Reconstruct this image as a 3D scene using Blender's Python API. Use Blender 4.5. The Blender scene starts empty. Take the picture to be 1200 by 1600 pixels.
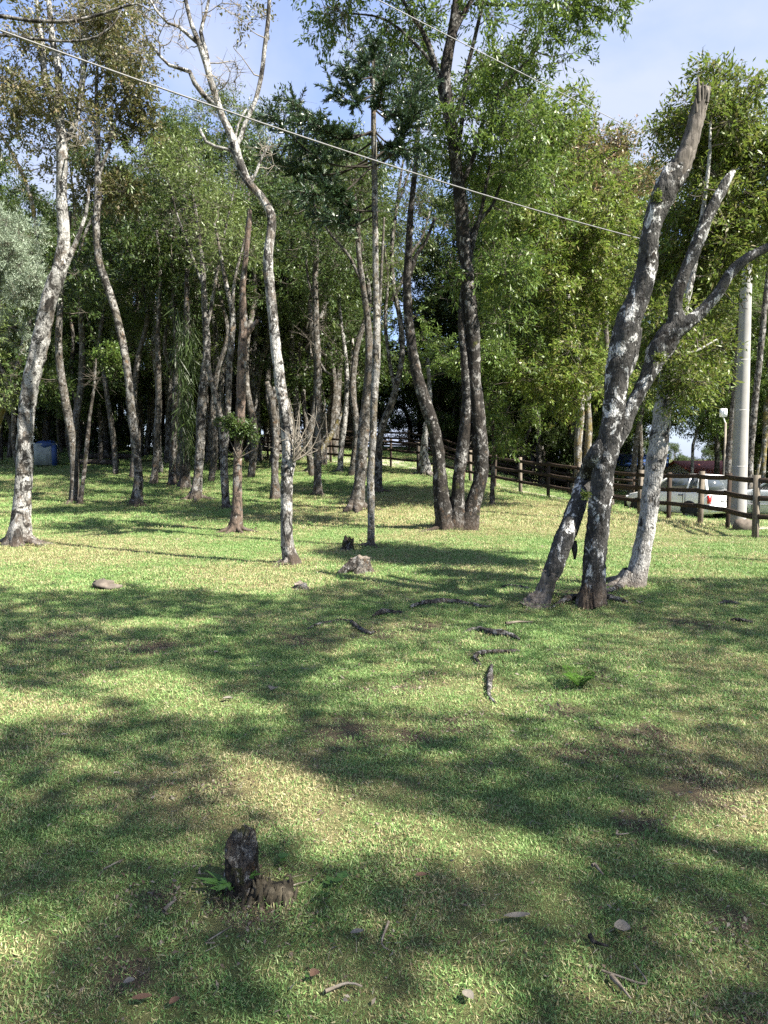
import bpy, math, random
import numpy as np
from mathutils import Vector

SC = bpy.context.scene
COL = SC.collection
rng = np.random.default_rng(7)
random.seed(7)

# ------------------------------------------------------------------ camera, sky, sun, exposure
CAM_H, PITCH, F = 1.6, math.atan(88.0 / 1155.0), 1155.0
cam_data = bpy.data.cameras.new('camera')
cam = bpy.data.objects.new('camera', cam_data)
COL.objects.link(cam)
cam.location = (0, 0, CAM_H)
cam.rotation_euler = (math.pi / 2 - PITCH, 0, 0)
cam_data.sensor_fit = 'VERTICAL'
cam_data.sensor_height = 36.0
cam_data.lens = F / 1600.0 * 36.0
cam_data.clip_start = 0.05
cam_data.clip_end = 3000
SC.camera = cam

SUN_EL = math.radians(48)
SUN_H = np.array([0.865, -0.502])
SUN_DIR = np.array([SUN_H[0] * math.cos(SUN_EL), SUN_H[1] * math.cos(SUN_EL), math.sin(SUN_EL)])

world = bpy.data.worlds.new('World')
SC.world = world
world.use_nodes = True
wn, wl = world.node_tree.nodes, world.node_tree.links
wn.clear()
w_out = wn.new('ShaderNodeOutputWorld')
w_bg = wn.new('ShaderNodeBackground')
w_bg.inputs['Strength'].default_value = 0.135
w_sky = wn.new('ShaderNodeTexSky')
w_sky.sky_type = 'NISHITA'
w_sky.sun_disc = False
w_sky.sun_elevation = SUN_EL
w_sky.sun_rotation = math.atan2(SUN_H[0], SUN_H[1])
w_sky.air_density = 1.0
w_sky.dust_density = 0.6
w_sky.ozone_density = 1.5
w_tc = wn.new('ShaderNodeTexCoord')
w_map = wn.new('ShaderNodeMapping')
w_map.inputs['Location'].default_value = (-2.5, -1.3, 0.3)
w_map.inputs['Scale'].default_value = (1.0, 1.0, 1.7)
wl.new(w_tc.outputs['Generated'], w_map.inputs['Vector'])
w_noise = wn.new('ShaderNodeTexNoise')
w_noise.inputs['Scale'].default_value = 2.1
w_noise.inputs['Detail'].default_value = 7
w_noise.inputs['Roughness'].default_value = 0.5
w_noise.inputs['Distortion'].default_value = 0.3
wl.new(w_map.outputs[0], w_noise.inputs['Vector'])
w_ramp = wn.new('ShaderNodeValToRGB')
w_ramp.color_ramp.elements[0].position = 0.38
w_ramp.color_ramp.elements[0].color = (0.12, 0.12, 0.12, 1)
w_ramp.color_ramp.elements[1].position = 0.58
w_ramp.color_ramp.elements[1].color = (0.95, 0.95, 0.95, 1)
wl.new(w_noise.outputs['Fac'], w_ramp.inputs['Fac'])
w_mix = wn.new('ShaderNodeMix')
w_mix.data_type = 'RGBA'
w_mix.inputs['B'].default_value = (1.28, 1.42, 1.82, 1)
wl.new(w_ramp.outputs['Color'], w_mix.inputs['Factor'])
w_tint = wn.new('ShaderNodeMix'); w_tint.data_type = 'RGBA'; w_tint.blend_type = 'MULTIPLY'
w_tint.inputs['Factor'].default_value = 1.0; w_tint.inputs['B'].default_value = (0.34, 0.41, 0.56, 1)
wl.new(w_sky.outputs['Color'], w_tint.inputs['A'])
wl.new(w_tint.outputs['Result'], w_mix.inputs['A'])
wl.new(w_mix.outputs['Result'], w_bg.inputs['Color'])
wl.new(w_bg.outputs[0], w_out.inputs['Surface'])

sun_data = bpy.data.lights.new('sun', 'SUN')
sun_data.energy = 5.0
sun_data.angle = math.radians(0.55)
sun_data.color = (1.0, 0.94, 0.83)
sun = bpy.data.objects.new('sun', sun_data)
COL.objects.link(sun)
sun.rotation_euler = Vector(-SUN_DIR).to_track_quat('-Z', 'Y').to_euler()
sun.location = (20, -10, 30)

SC.view_settings.view_transform = 'Standard'
SC.view_settings.look = 'None'
SC.view_settings.gamma = 1.0
SC.view_settings.use_curve_mapping = False
SC.view_settings.exposure = 2.15
SC.render.engine = 'CYCLES'
SC.cycles.use_denoising = False
SC.cycles.max_bounces = 8
SC.cycles.diffuse_bounces = 4
SC.cycles.transmission_bounces = 4

# ------------------------------------------------------------------ helpers: noise, terrain, pixels
def _hash(ix, iy, seed):
    h = (ix * 374761393 + iy * 668265263 + seed * 1442695041) & 0x7fffffff
    h = ((h ^ (h >> 13)) * 1274126177) & 0x7fffffff
    return ((h ^ (h >> 16)) & 0xffff) / 65535.0

def vnoise(x, y, scale, seed=0):
    x = np.asarray(x, float) * scale; y = np.asarray(y, float) * scale
    ix = np.floor(x).astype(np.int64); iy = np.floor(y).astype(np.int64)
    fx = x - ix; fy = y - iy
    fx = fx * fx * (3 - 2 * fx); fy = fy * fy * (3 - 2 * fy)
    a = _hash(ix, iy, seed); b = _hash(ix + 1, iy, seed); c = _hash(ix, iy + 1, seed); d = _hash(ix + 1, iy + 1, seed)
    return (a + (b - a) * fx) * (1 - fy) + (c + (d - c) * fx) * fy

def sstep(a, b, x):
    t = np.clip((np.asarray(x, float) - a) / (b - a), 0, 1)
    return t * t * (3 - 2 * t)

MOUNDS = []          # (x, y, height, radius) bumps of earth round tree feet
def terrain(x, y):
    x = np.asarray(x, float); y = np.asarray(y, float)
    rise = 2.0 * np.log1p(np.exp(np.clip((y - 19) / 2.0, -30, 30)))      # soft start at 19 m
    rise = np.where(rise > 26, 26 + (rise - 26) * 0.12, rise)
    w = 1 - sstep(1, 9, x)
    h = 0.08 * rise * w
    h = h - 0.5 * sstep(15, 25, y) * sstep(5.5, 10.5, x) - 1.6 * sstep(38, 60, y) * sstep(8, 22, x)
    h = h + 0.05 * (vnoise(x, y, 0.35, 3) - 0.5) + 0.02 * (vnoise(x, y, 1.7, 5) - 0.5)
    for mx, my, mh, mr in MOUNDS:
        h = h + mh * np.exp(-((x - mx) ** 2 + (y - my) ** 2) / (mr * mr))
    return h

CP, SP = math.cos(PITCH), math.sin(PITCH)
def ray(px, py):
    u = (px - 600.0) / F; v = (800.0 - py) / F
    return np.array([u, CP + v * SP, -SP + v * CP])

def at(px, py, Y):
    d = ray(px, py)
    return np.array([0, 0, CAM_H]) + d * (Y / d[1])

def ground(px, py):
    d = ray(px, py); t = 1.2
    while t < 200:
        p = np.array([0, 0, CAM_H]) + d * t
        if p[2] < terrain(p[0], p[1]):
            break
        t += 0.04
    lo, hi = t - 0.04, t
    for _ in range(12):
        m = (lo + hi) / 2; p = np.array([0, 0, CAM_H]) + d * m
        if p[2] < terrain(p[0], p[1]): hi = m
        else: lo = m
    return np.array([0, 0, CAM_H]) + d * hi

def to_px(P):
    P = np.asarray(P, float); q = P - np.array([0, 0, CAM_H])
    f = q[:, 1] * CP - q[:, 2] * SP; v = q[:, 1] * SP + q[:, 2] * CP
    return 600 + F * q[:, 0] / f, 800 - F * v / f, f

# feet of the trees get a low mound of earth (positions measured before the mounds exist)
FEET = [(30, 850, .06, .55), (205, 788, .05, .5), (368, 830, .05, .5), (455, 880, .05, .4), (580, 852, .04, .35), (555, 795, .06, .6),
        (715, 826, .14, 1.1), (920, 940, .09, .75), (990, 915, .08, .55), (845, 945, .06, .35), (305, 780, .06, .6), (660, 742, .1, .9), (375, 1392, .03, .28)]
MOUNDS = [(*ground(px, py)[:2], h, r) for px, py, h, r in FEET]

# ------------------------------------------------------------------ helpers: meshes and objects
class Acc:
    def __init__(self):
        self.v, self.q, self.t, self.n = [], [], [], 0
    def add(self, v, q=None, t=None):
        v = np.asarray(v, float).reshape(-1, 3)
        if q is not None and len(q): self.q.append(np.asarray(q, np.int64).reshape(-1, 4) + self.n)
        if t is not None and len(t): self.t.append(np.asarray(t, np.int64).reshape(-1, 3) + self.n)
        self.v.append(v); self.n += len(v)
    def mesh(self, name, mats, smooth=True, origin=(0, 0, 0)):
        v = (np.concatenate(self.v) - np.asarray(origin)).astype(np.float32)
        q = np.concatenate(self.q) if self.q else np.zeros((0, 4), np.int64)
        t = np.concatenate(self.t) if self.t else np.zeros((0, 3), np.int64)
        me = bpy.data.meshes.new(name)
        me.vertices.add(len(v)); me.vertices.foreach_set('co', v.ravel())
        nl = q.size + t.size
        me.loops.add(nl)
        me.loops.foreach_set('vertex_index', np.concatenate([q.ravel(), t.ravel()]).astype(np.int32))
        me.polygons.add(len(q) + len(t))
        st = np.concatenate([np.arange(len(q)) * 4, q.size + np.arange(len(t)) * 3]).astype(np.int32)
        me.polygons.foreach_set('loop_start', st)
        if smooth: me.polygons.foreach_set('use_smooth', np.ones(len(q) + len(t), bool))
        me.update(calc_edges=True)
        me.validate()
        for m in (mats if isinstance(mats, (list, tuple)) else [mats]): me.materials.append(m)
        return me

def obj(name, acc, mat, parent=None, smooth=True, origin=None, kind=None, label=None):
    if origin is None: origin = tuple(parent.location) if parent is not None and parent.parent is None else (0, 0, 0)
    o = bpy.data.objects.new(name, acc.mesh(name, mat, smooth, origin))
    COL.objects.link(o)
    if parent is not None: o.parent = parent
    else: o.location = origin
    if kind: o['kind'] = kind
    if label: o['label'] = label
    return o

def thing(name, label, cat, loc, group=None):
    o = bpy.data.objects.new(name, None)
    o.empty_display_size = 0.2
    COL.objects.link(o); o.location = tuple(loc)
    o['label'] = label; o['category'] = cat
    if group: o['group'] = group
    return o

def tag(o, label, cat, group=None):
    o['label'] = label; o['category'] = cat
    if group: o['group'] = group
    return o

def rot_z(P, a):
    c, s = math.cos(a), math.sin(a); P = np.asarray(P, float)
    return np.stack([P[..., 0] * c - P[..., 1] * s, P[..., 0] * s + P[..., 1] * c, P[..., 2]], -1)

def box(acc, c, size, rz=0.0, taper=1.0, axes=None, bev=0.0):
    """box with (optionally) chamfered vertical edges, placed at centre c"""
    sx, sy, sz = np.asarray(size) / 2.0
    if bev > 0:
        b = min(bev, sx * .9, sy * .9)
        ring = np.array([[-sx + b, -sy], [sx - b, -sy], [sx, -sy + b], [sx, sy - b], [sx - b, sy], [-sx + b, sy], [-sx, sy - b], [-sx, -sy + b]])
    else:
        ring = np.array([[-sx, -sy], [sx, -sy], [sx, sy], [-sx, sy]])
    n = len(ring)
    lo = np.c_[ring, np.full(n, -sz)]; hi = np.c_[ring * taper, np.full(n, sz)]
    v = np.r_[lo, hi]
    q = [[i, (i + 1) % n, n + (i + 1) % n, n + i] for i in range(n)]
    if n == 4: q += [[3, 2, 1, 0], [4, 5, 6, 7]]; t = None
    else:
        q += [[7, 2, 1, 0], [7, 6, 3, 2], [6, 5, 4, 3], [8, 9, 10, 15], [15, 10, 11, 14], [14, 11, 12, 13]]; t = None
    if axes is not None: v = v @ np.asarray(axes)
    v = rot_z(v, rz) + np.asarray(c)
    acc.add(v, q, t)

def catmull(P, step=0.1):
    P = np.asarray(P, float); n = len(P); out = []
    if n < 3:
        L = np.linalg.norm(P[-1, :3] - P[0, :3]); k = max(2, int(L / step) + 1)
        return P[0] + (P[-1] - P[0]) * np.linspace(0, 1, k)[:, None]
    E = np.vstack([2 * P[0] - P[1], P, 2 * P[-1] - P[-2]])
    for i in range(1, n):
        p0, p1, p2, p3 = E[i - 1], E[i], E[i + 1], E[i + 2]
        k = max(1, int(np.linalg.norm((p2 - p1)[:3]) / step))
        t = np.arange(k)[:, None] / k
        out.append(0.5 * (2 * p1 + (p2 - p0) * t + (2 * p0 - 5 * p1 + 4 * p2 - p3) * t ** 2 + (-p0 + 3 * p1 - 3 * p2 + p3) * t ** 3))
    out.append(P[-1:])
    return np.vstack(out)

def frames(P):
    T = np.gradient(P, axis=0); T /= np.linalg.norm(T, axis=1, keepdims=True) + 1e-9
    a = np.array([1.0, 0, 0]) if abs(T[0, 0]) < 0.8 else np.array([0, 1.0, 0])
    N = np.zeros_like(P); n = a - T[0] * (a @ T[0]); n /= np.linalg.norm(n); N[0] = n
    for i in range(1, len(P)):
        n = n - T[i] * (n @ T[i]); n /= np.linalg.norm(n) + 1e-9; N[i] = n
    return T, N, np.cross(T, N)

def tube(acc, P, R, k=8, rough=0.0, cap=True, flare=0.0, seed=0, fl_len=0.26):
    P = np.asarray(P, float); R = np.asarray(R, float); n = len(P)
    T, N, B = frames(P)
    th = np.arange(k) * 2 * math.pi / k
    s = np.r_[0, np.cumsum(np.linalg.norm(np.diff(P, axis=0), axis=1))]
    mult = np.ones((n, k))
    g = np.random.default_rng(seed + 11)
    if rough > 0:
        for f, m, a in ((1.7, 2, 1.0), (3.1, 3, 0.8), (6.3, 5, 0.55), (11.0, 4, 0.5), (19.0, 7, 0.35)):
            ph = g.uniform(0, 6.28, 3)
            mult += rough * a * np.sin(m * th[None] + ph[0] + 1.3 * np.sin(s[:, None] * f * 0.7 + ph[1])) * np.sin(s[:, None] * f + ph[2] + th[None] * 0.7)
        mult += rough * 0.6 * g.normal(0, 1, (n, k))
    if flare > 0:
        ph = g.uniform(0, 6.28, 2)
        lob = 0.7 + 0.5 * np.sin(5 * th + ph[0]) + 0.2 * np.sin(3 * th + ph[1])
        mult += flare * np.exp(-s[:, None] / fl_len) * lob[None]
    rr = R[:, None] * mult
    V = P[:, None] + N[:, None] * (np.cos(th)[None, :, None] * rr[..., None]) + B[:, None] * (np.sin(th)[None, :, None] * rr[..., None])
    i = np.arange(n - 1)[:, None] * k; j = np.arange(k)[None]; j2 = (j + 1) % k
    q = np.stack([i + j, i + j2, i + k + j2, i + k + j], -1).reshape(-1, 4)
    V = V.reshape(-1, 3)
    t = None
    if cap:
        V = np.vstack([V, P[-1]]); jj = np.arange(k); b = (n - 1) * k
        t = np.stack([b + jj, b + (jj + 1) % k, np.full(k, n * k)], -1)
    acc.add(V, q, t)

def unit(v): return v / (np.linalg.norm(v, axis=-1, keepdims=True) + 1e-9)

def kites(acc, base, d, up, L, W, fold=0.15, mid=0.45):
    """many leaf-shaped quads at once"""
    d = unit(d); s = unit(np.cross(d, up)); nrm = np.cross(s, d)
    L = np.asarray(L)[:, None]; W = np.asarray(W)[:, None]
    m = base + d * L * mid + nrm * W * fold
    V = np.stack([base, m + s * W * 0.5, base + d * L, m - s * W * 0.5], 1)
    n = len(base)
    acc.add(V.reshape(-1, 3), np.arange(n * 4).reshape(n, 4))

def twig_tubes(acc, A, Bp, r):
    """thin three-sided tapered sticks from A to Bp"""
    d = unit(Bp - A); a = np.where(np.abs(d[:, 2:3]) < 0.9, np.array([[0, 0, 1.0]]), np.array([[1.0, 0, 0]]))
    u = unit(np.cross(d, a)); w = np.cross(d, u); n = len(A)
    V = np.zeros((n, 6, 3))
    for k in range(3):
        o = u * math.cos(k * 2.0944) + w * math.sin(k * 2.0944)
        V[:, k] = A + o * r; V[:, 3 + k] = Bp + o * r * 0.45
    q = np.array([[0, 1, 4, 3], [1, 2, 5, 4], [2, 0, 3, 5]])
    acc.add(V.reshape(-1, 3), (q[None] + np.arange(n)[:, None, None] * 6).reshape(-1, 4))

# ------------------------------------------------------------------ materials
def new_mat(name):
    m = bpy.data.materials.new(name); m.use_nodes = True
    nt = m.node_tree; nt.nodes.clear()
    out = nt.nodes.new('ShaderNodeOutputMaterial'); b = nt.nodes.new('ShaderNodeBsdfPrincipled')
    nt.links.new(b.outputs[0], out.inputs['Surface'])
    return m, nt, b, out

def ramp(nt, stops, fac=None, interp='LINEAR'):
    r = nt.nodes.new('ShaderNodeValToRGB'); e = r.color_ramp.elements
    r.color_ramp.interpolation = interp
    while len(e) < len(stops): e.new(0.5)
    for k, (p, c) in enumerate(stops):
        e[k].position = p
        e[k].color = (*c, 1) if hasattr(c, '__len__') else (c, c, c, 1)
    if fac is not None: nt.links.new(fac, r.inputs['Fac'])
    return r

def noise(nt, vec, scale, detail=4, rough=0.55, dist=0.0):
    n = nt.nodes.new('ShaderNodeTexNoise')
    n.inputs['Scale'].default_value = scale; n.inputs['Detail'].default_value = detail
    n.inputs['Roughness'].default_value = rough; n.inputs['Distortion'].default_value = dist
    if vec is not None: nt.links.new(vec, n.inputs['Vector'])
    return n

def mixc(nt, fac, a, b):
    m = nt.nodes.new('ShaderNodeMix'); m.data_type = 'RGBA'
    for sock, v in (('Factor', fac), ('A', a), ('B', b)):
        if hasattr(v, 'is_linked'): nt.links.new(v, m.inputs[sock])
        elif sock == 'Factor': m.inputs[sock].default_value = v
        else: m.inputs[sock].default_value = (*v, 1)
    return m.outputs['Result']

def bump(nt, b, h, strength, dist):
    n = nt.nodes.new('ShaderNodeBump'); n.inputs['Strength'].default_value = strength; n.inputs['Distance'].default_value = dist
    nt.links.new(h, n.inputs['Height']); nt.links.new(n.outputs[0], b.inputs['Normal'])

def bark_mat(name, white=0.5, base=(0.13, 0.115, 0.095), dark=(0.03, 0.026, 0.022), lichen=(0.40, 0.39, 0.37), warm=(0.20, 0.11, 0.05), moss=(0.075, 0.085, 0.02),
             dark_amt=0.38, moss_amt=0.30, scale=1.0, crack=0.28, soft=0.0, foot=0.82):
    base = tuple(x * .62 for x in base); dark = tuple(x * .45 for x in dark); lichen = tuple(x * .62 for x in lichen); warm = tuple(x * .6 for x in warm); moss = tuple(x * .75 for x in moss)
    m, nt, b, out = new_mat(name)
    tc = nt.nodes.new('ShaderNodeTexCoord'); mp = nt.nodes.new('ShaderNodeMapping')
    mp.inputs['Scale'].default_value = (scale, scale, scale * 0.72)
    oi = nt.nodes.new('ShaderNodeObjectInfo')
    vm = nt.nodes.new('ShaderNodeVectorMath'); vm.operation = 'SCALE'; vm.inputs[0].default_value = (31, 17, 23)
    nt.links.new(oi.outputs['Random'], vm.inputs['Scale'])
    nt.links.new(vm.outputs[0], mp.inputs['Location'])
    nt.links.new(tc.outputs['Object'], mp.inputs['Vector']); v = mp.outputs[0]
    mid = noise(nt, v, 11, 5, 0.62, 0.5); fine = noise(nt, v, 55, 4, 0.6)
    # base bark, streaked
    mp2 = nt.nodes.new('ShaderNodeMapping'); mp2.inputs['Scale'].default_value = (16, 16, 3.0)
    nt.links.new(v, mp2.inputs['Vector']); streak = noise(nt, mp2.outputs[0], 1.0, 4, 0.6)
    c = ramp(nt, [(0.3, tuple(x * 0.55 for x in base)), (0.55, base), (0.75, tuple(min(1, x * 1.6) for x in base))], streak.outputs['Fac']).outputs[0]
    # warm stains
    wn_ = noise(nt, v, 4.3, 4, 0.6, 0.6)
    c = mixc(nt, ramp(nt, [(0.57, 0.0), (0.70, 0.7)], wn_.outputs['Fac']).outputs[0], c, warm)
    # two layers of lichen, grey then white, with edges broken by a finer noise
    for lay, (off, sc_, shift, col) in enumerate(((7.1, 4.0, 0.10, tuple(x * 0.52 for x in lichen)), (23.4, 5.2, 0.0, lichen))):
        va = nt.nodes.new('ShaderNodeVectorMath'); va.operation = 'ADD'; va.inputs[1].default_value = (off, off * 0.7, -off)
        nt.links.new(v, va.inputs[0])
        nb = noise(nt, va.outputs[0], sc_, 3, 0.55, 0.6); nf = noise(nt, va.outputs[0], sc_ * 3.6, 6, 0.66, 0.5)
        add = nt.nodes.new('ShaderNodeMath'); add.operation = 'MULTIPLY_ADD'; add.inputs[1].default_value = 0.6
        nt.links.new(nf.outputs['Fac'], add.inputs[0]); nt.links.new(nb.outputs['Fac'], add.inputs[2])
        th = 0.98 - 0.34 * (white + shift)
        lm = ramp(nt, [(th - 0.012 - soft, 0.0), (th + 0.02 + soft, 0.95)], add.outputs[0])
        lv = ramp(nt, [(0.3, tuple(x * 0.55 for x in col)), (0.5, col), (0.68, tuple(min(0.6, x * 1.3) for x in col))], fine.outputs['Fac']).outputs[0]
        c = mixc(nt, lm.outputs[0], c, lv)
    # small round lichen spots
    vo = nt.nodes.new('ShaderNodeTexVoronoi'); vo.inputs['Scale'].default_value = 20
    nt.links.new(v, vo.inputs['Vector'])
    sp = ramp(nt, [(0.16, 0.85), (0.26, 0.0)], vo.outputs['Distance']).outputs[0]
    spm = nt.nodes.new('ShaderNodeMath'); spm.operation = 'MULTIPLY'
    spr = ramp(nt, [(0.48, 0.0), (0.58, 1.0)], noise(nt, v, 2.3, 2).outputs['Fac'])
    nt.links.new(sp, spm.inputs[0]); nt.links.new(spr.outputs[0], spm.inputs[1])
    c = mixc(nt, spm.outputs[0], c, tuple(x * .85 for x in lichen))
    # dark wet / sooty patches
    dn = noise(nt, v, 7.5, 6, 0.72, 0.7)
    c = mixc(nt, ramp(nt, [(0.66 - dark_amt * 0.36, 0.0), (0.71 - dark_amt * 0.36, 0.92)], dn.outputs['Fac']).outputs[0], c, dark)
    # soil-stained foot
    sx_ = nt.nodes.new('ShaderNodeSeparateXYZ'); nt.links.new(tc.outputs['Object'], sx_.inputs[0])
    zf = nt.nodes.new('ShaderNodeMath'); zf.operation = 'MULTIPLY_ADD'; zf.inputs[1].default_value = 0.5
    nt.links.new(mid.outputs['Fac'], zf.inputs[0]); nt.links.new(sx_.outputs['Z'], zf.inputs[2])
    c = mixc(nt, ramp(nt, [(0.28, foot), (0.55, 0.0)], zf.outputs[0]).outputs[0], c, (0.06, 0.045, 0.034))
    # moss
    mn = noise(nt, v, 3.7, 5, 0.65, 0.3)
    c = mixc(nt, ramp(nt, [(0.80 - moss_amt * 0.45, 0.0), (0.88 - moss_amt * 0.45, 0.8)], mn.outputs['Fac']).outputs[0], c, moss)
    b.inputs['Roughness'].default_value = 0.92
    b.inputs['Specular IOR Level'].default_value = 0.2
    sm = nt.nodes.new('ShaderNodeMath'); sm.operation = 'ADD'
    nt.links.new(streak.outputs['Fac'], sm.inputs[0]); nt.links.new(mid.outputs['Fac'], sm.inputs[1])
    crk = nt.nodes.new('ShaderNodeTexVoronoi'); crk.feature = 'DISTANCE_TO_EDGE'; crk.inputs['Scale'].default_value = 1.0
    mp3 = nt.nodes.new('ShaderNodeMapping'); mp3.inputs['Scale'].default_value = (34, 34, 11)
    nt.links.new(v, mp3.inputs['Vector']); nt.links.new(mp3.outputs[0], crk.inputs['Vector'])
    cr_ = ramp(nt, [(0.0, 0.45), (0.10, 1.0)], crk.outputs['Distance'])
    mu = nt.nodes.new('ShaderNodeMix'); mu.data_type = 'RGBA'; mu.blend_type = 'MULTIPLY'; mu.inputs['Factor'].default_value = crack
    nt.links.new(c, mu.inputs['A']); nt.links.new(cr_.outputs[0], mu.inputs['B'])
    sp2 = ramp(nt, [(0.32, 0.55), (0.5, 1.0), (0.68, 1.25)], fine.outputs['Fac'])
    mu2 = nt.nodes.new('ShaderNodeMix'); mu2.data_type = 'RGBA'; mu2.blend_type = 'MULTIPLY'; mu2.inputs['Factor'].default_value = 0.7
    nt.links.new(mu.outputs['Result'], mu2.inputs['A']); nt.links.new(sp2.outputs[0], mu2.inputs['B'])
    nt.links.new(mu2.outputs['Result'], b.inputs['Base Color'])
    sm2 = nt.nodes.new('ShaderNodeMath'); sm2.operation = 'MULTIPLY_ADD'; sm2.inputs[1].default_value = 0.25
    nt.links.new(cr_.outputs[0], sm2.inputs[0]); nt.links.new(sm.outputs[0], sm2.inputs[2])
    bump(nt, b, sm2.outputs[0], 1.0, 0.028)
    return m

def leaf_mat(name, cols, trans=0.35, rough=0.45, spec=0.40):
    m, nt, b, out = new_mat(name)
    geo = nt.nodes.new('ShaderNodeNewGeometry')
    r = ramp(nt, [(k / (len(cols) - 1), c) for k, c in enumerate(cols)], geo.outputs['Random Per Island'])
    oi = nt.nodes.new('ShaderNodeObjectInfo')
    hs = nt.nodes.new('ShaderNodeHueSaturation')
    mr = nt.nodes.new('ShaderNodeMapRange'); mr.inputs['To Min'].default_value = 0.82; mr.inputs['To Max'].default_value = 1.2
    nt.links.new(oi.outputs['Random'], mr.inputs['Value']); nt.links.new(mr.outputs[0], hs.inputs['Value'])
    nt.links.new(r.outputs[0], hs.inputs['Color'])
    nt.links.new(hs.outputs[0], b.inputs['Base Color'])
    b.inputs['Roughness'].default_value = rough; b.inputs['Specular IOR Level'].default_value = spec
    tr = nt.nodes.new('ShaderNodeBsdfTranslucent')
    tcol = mixc(nt, 0.30, hs.outputs[0], (0.15, 0.19, 0.035))
    nt.links.new(tcol, tr.inputs['Color'])
    mx = nt.nodes.new('ShaderNodeMixShader'); mx.inputs[0].default_value = trans
    nt.links.new(b.outputs[0], mx.inputs[1]); nt.links.new(tr.outputs[0], mx.inputs[2])
    nt.links.new(mx.outputs[0], out.inputs['Surface'])
    return m

def plain(name, col, rough=0.7, spec=0.4, metal=0.0, var=0.2, scale=20, coat=0.0):
    m, nt, b, out = new_mat(name)
    tc = nt.nodes.new('ShaderNodeTexCoord'); n = noise(nt, tc.outputs['Object'], scale, 5, 0.6)
    c = ramp(nt, [(0.3, tuple(x * (1 - var) for x in col)), (0.7, tuple(min(1, x * (1 + var)) for x in col))], n.outputs['Fac'])
    nt.links.new(c.outputs[0], b.inputs['Base Color'])
    b.inputs['Roughness'].default_value = rough; b.inputs['Metallic'].default_value = metal
    b.inputs['Specular IOR Level'].default_value = spec
    b.inputs['Coat Weight'].default_value = coat
    return m

def wood_mat(name, c0, c1, c2, along='Z', scale=1.0):
    m, nt, b, out = new_mat(name)
    tc = nt.nodes.new('ShaderNodeTexCoord'); mp = nt.nodes.new('ShaderNodeMapping')
    s = [38 * scale] * 3; s['XYZ'.index(along)] = 3.0 * scale
    mp.inputs['Scale'].default_value = s
    nt.links.new(tc.outputs['Object'], mp.inputs['Vector'])
    n = noise(nt, mp.outputs[0], 1, 5, 0.65, 0.4); n2 = noise(nt, tc.outputs['Object'], 5, 4)
    c = ramp(nt, [(0.32, c0), (0.5, c1), (0.7, c2)], n.outputs['Fac']).outputs[0]
    c = mixc(nt, ramp(nt, [(0.5, 0.0), (0.75, 0.6)], n2.outputs['Fac']).outputs[0], c, c0)
    nt.links.new(c, b.inputs['Base Color']); b.inputs['Roughness'].default_value = 0.9; b.inputs['Specular IOR Level'].default_value = 0.15
    bump(nt, b, n.outputs['Fac'], 0.8, 0.012)
    return m

M = {}
M['bark_white'] = bark_mat('bark_white', white=0.54, lichen=(0.50, 0.49, 0.465), dark_amt=0.42, moss_amt=0.16, base=(0.19, 0.165, 0.14), scale=0.9, soft=0.02)
M['bark_bright'] = bark_mat('bark_bright', white=0.72, dark_amt=0.34, moss_amt=0.18, base=(0.21, 0.18, 0.15), soft=0.02, lichen=(0.52, 0.51, 0.485))
M['bark_pale'] = bark_mat('bark_pale', white=0.36, dark_amt=0.48, moss_amt=0.24, base=(0.17, 0.15, 0.12), scale=1.2, soft=0.04, crack=0.4)
M['bark_black'] = bark_mat('bark_black', white=0.70, lichen=(0.74, 0.74, 0.72), base=(0.036, 0.032, 0.028), dark_amt=0.68, scale=0.95, moss_amt=0.24)
M['bark_grey'] = bark_mat('bark_grey', white=0.22, base=(0.12, 0.105, 0.085), dark_amt=0.36, moss_amt=0.34, scale=1.45, soft=0.06, crack=0.55)
M['bark_dark'] = bark_mat('bark_dark', white=0.20, base=(0.08, 0.068, 0.056), dark_amt=0.40, moss_amt=0.38, scale=1.3, soft=0.05, crack=0.75)
M['bark_sooty'] = bark_mat('bark_sooty', white=0.26, base=(0.065, 0.056, 0.048), dark_amt=0.58, moss_amt=0.36, scale=1.2, soft=0.03, crack=0.6)
M['bark_red'] = bark_mat('bark_red', white=0.12, base=(0.20, 0.15, 0.12), dark_amt=0.34, moss_amt=0.15, warm=(0.24, 0.165, 0.12))
M['bark_yellow'] = bark_mat('bark_yellow', white=0.42, base=(0.22, 0.18, 0.10), dark_amt=0.25, moss_amt=0.60, moss=(0.19, 0.15, 0.035))
M['bark_araucaria'] = bark_mat('bark_araucaria', white=0.42, base=(0.20, 0.175, 0.13), dark_amt=0.32, moss_amt=0.40, moss=(0.16, 0.15, 0.05), scale=1.6)
M['twig'] = plain('twig_bark', (0.10, 0.088, 0.073), 0.9, 0.1, var=0.5, scale=6)
M['twig_dark'] = plain('twig_dark', (0.03, 0.026, 0.021), 0.9, 0.1, var=0.5, scale=6)
M['twig_pale'] = plain('twig_pale', (0.19, 0.17, 0.14), 0.9, 0.1, var=0.45, scale=6)
M['deadwood'] = wood_mat('dead_wood', (0.04, 0.033, 0.027), (0.125, 0.105, 0.085), (0.23, 0.20, 0.17), 'Z')
M['greywood'] = wood_mat('grey_dead_wood', (0.025, 0.022, 0.019), (0.095, 0.084, 0.073), (0.20, 0.18, 0.158), 'Z', 0.8)
M['rotdark'] = wood_mat('rotten_dark_wood', (0.016, 0.014, 0.010), (0.042, 0.036, 0.025), (0.10, 0.085, 0.06), 'Z')
M['rotwood'] = wood_mat('rotten_wood', (0.022, 0.016, 0.012), (0.065, 0.048, 0.034), (0.15, 0.115, 0.08), 'Z')
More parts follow.
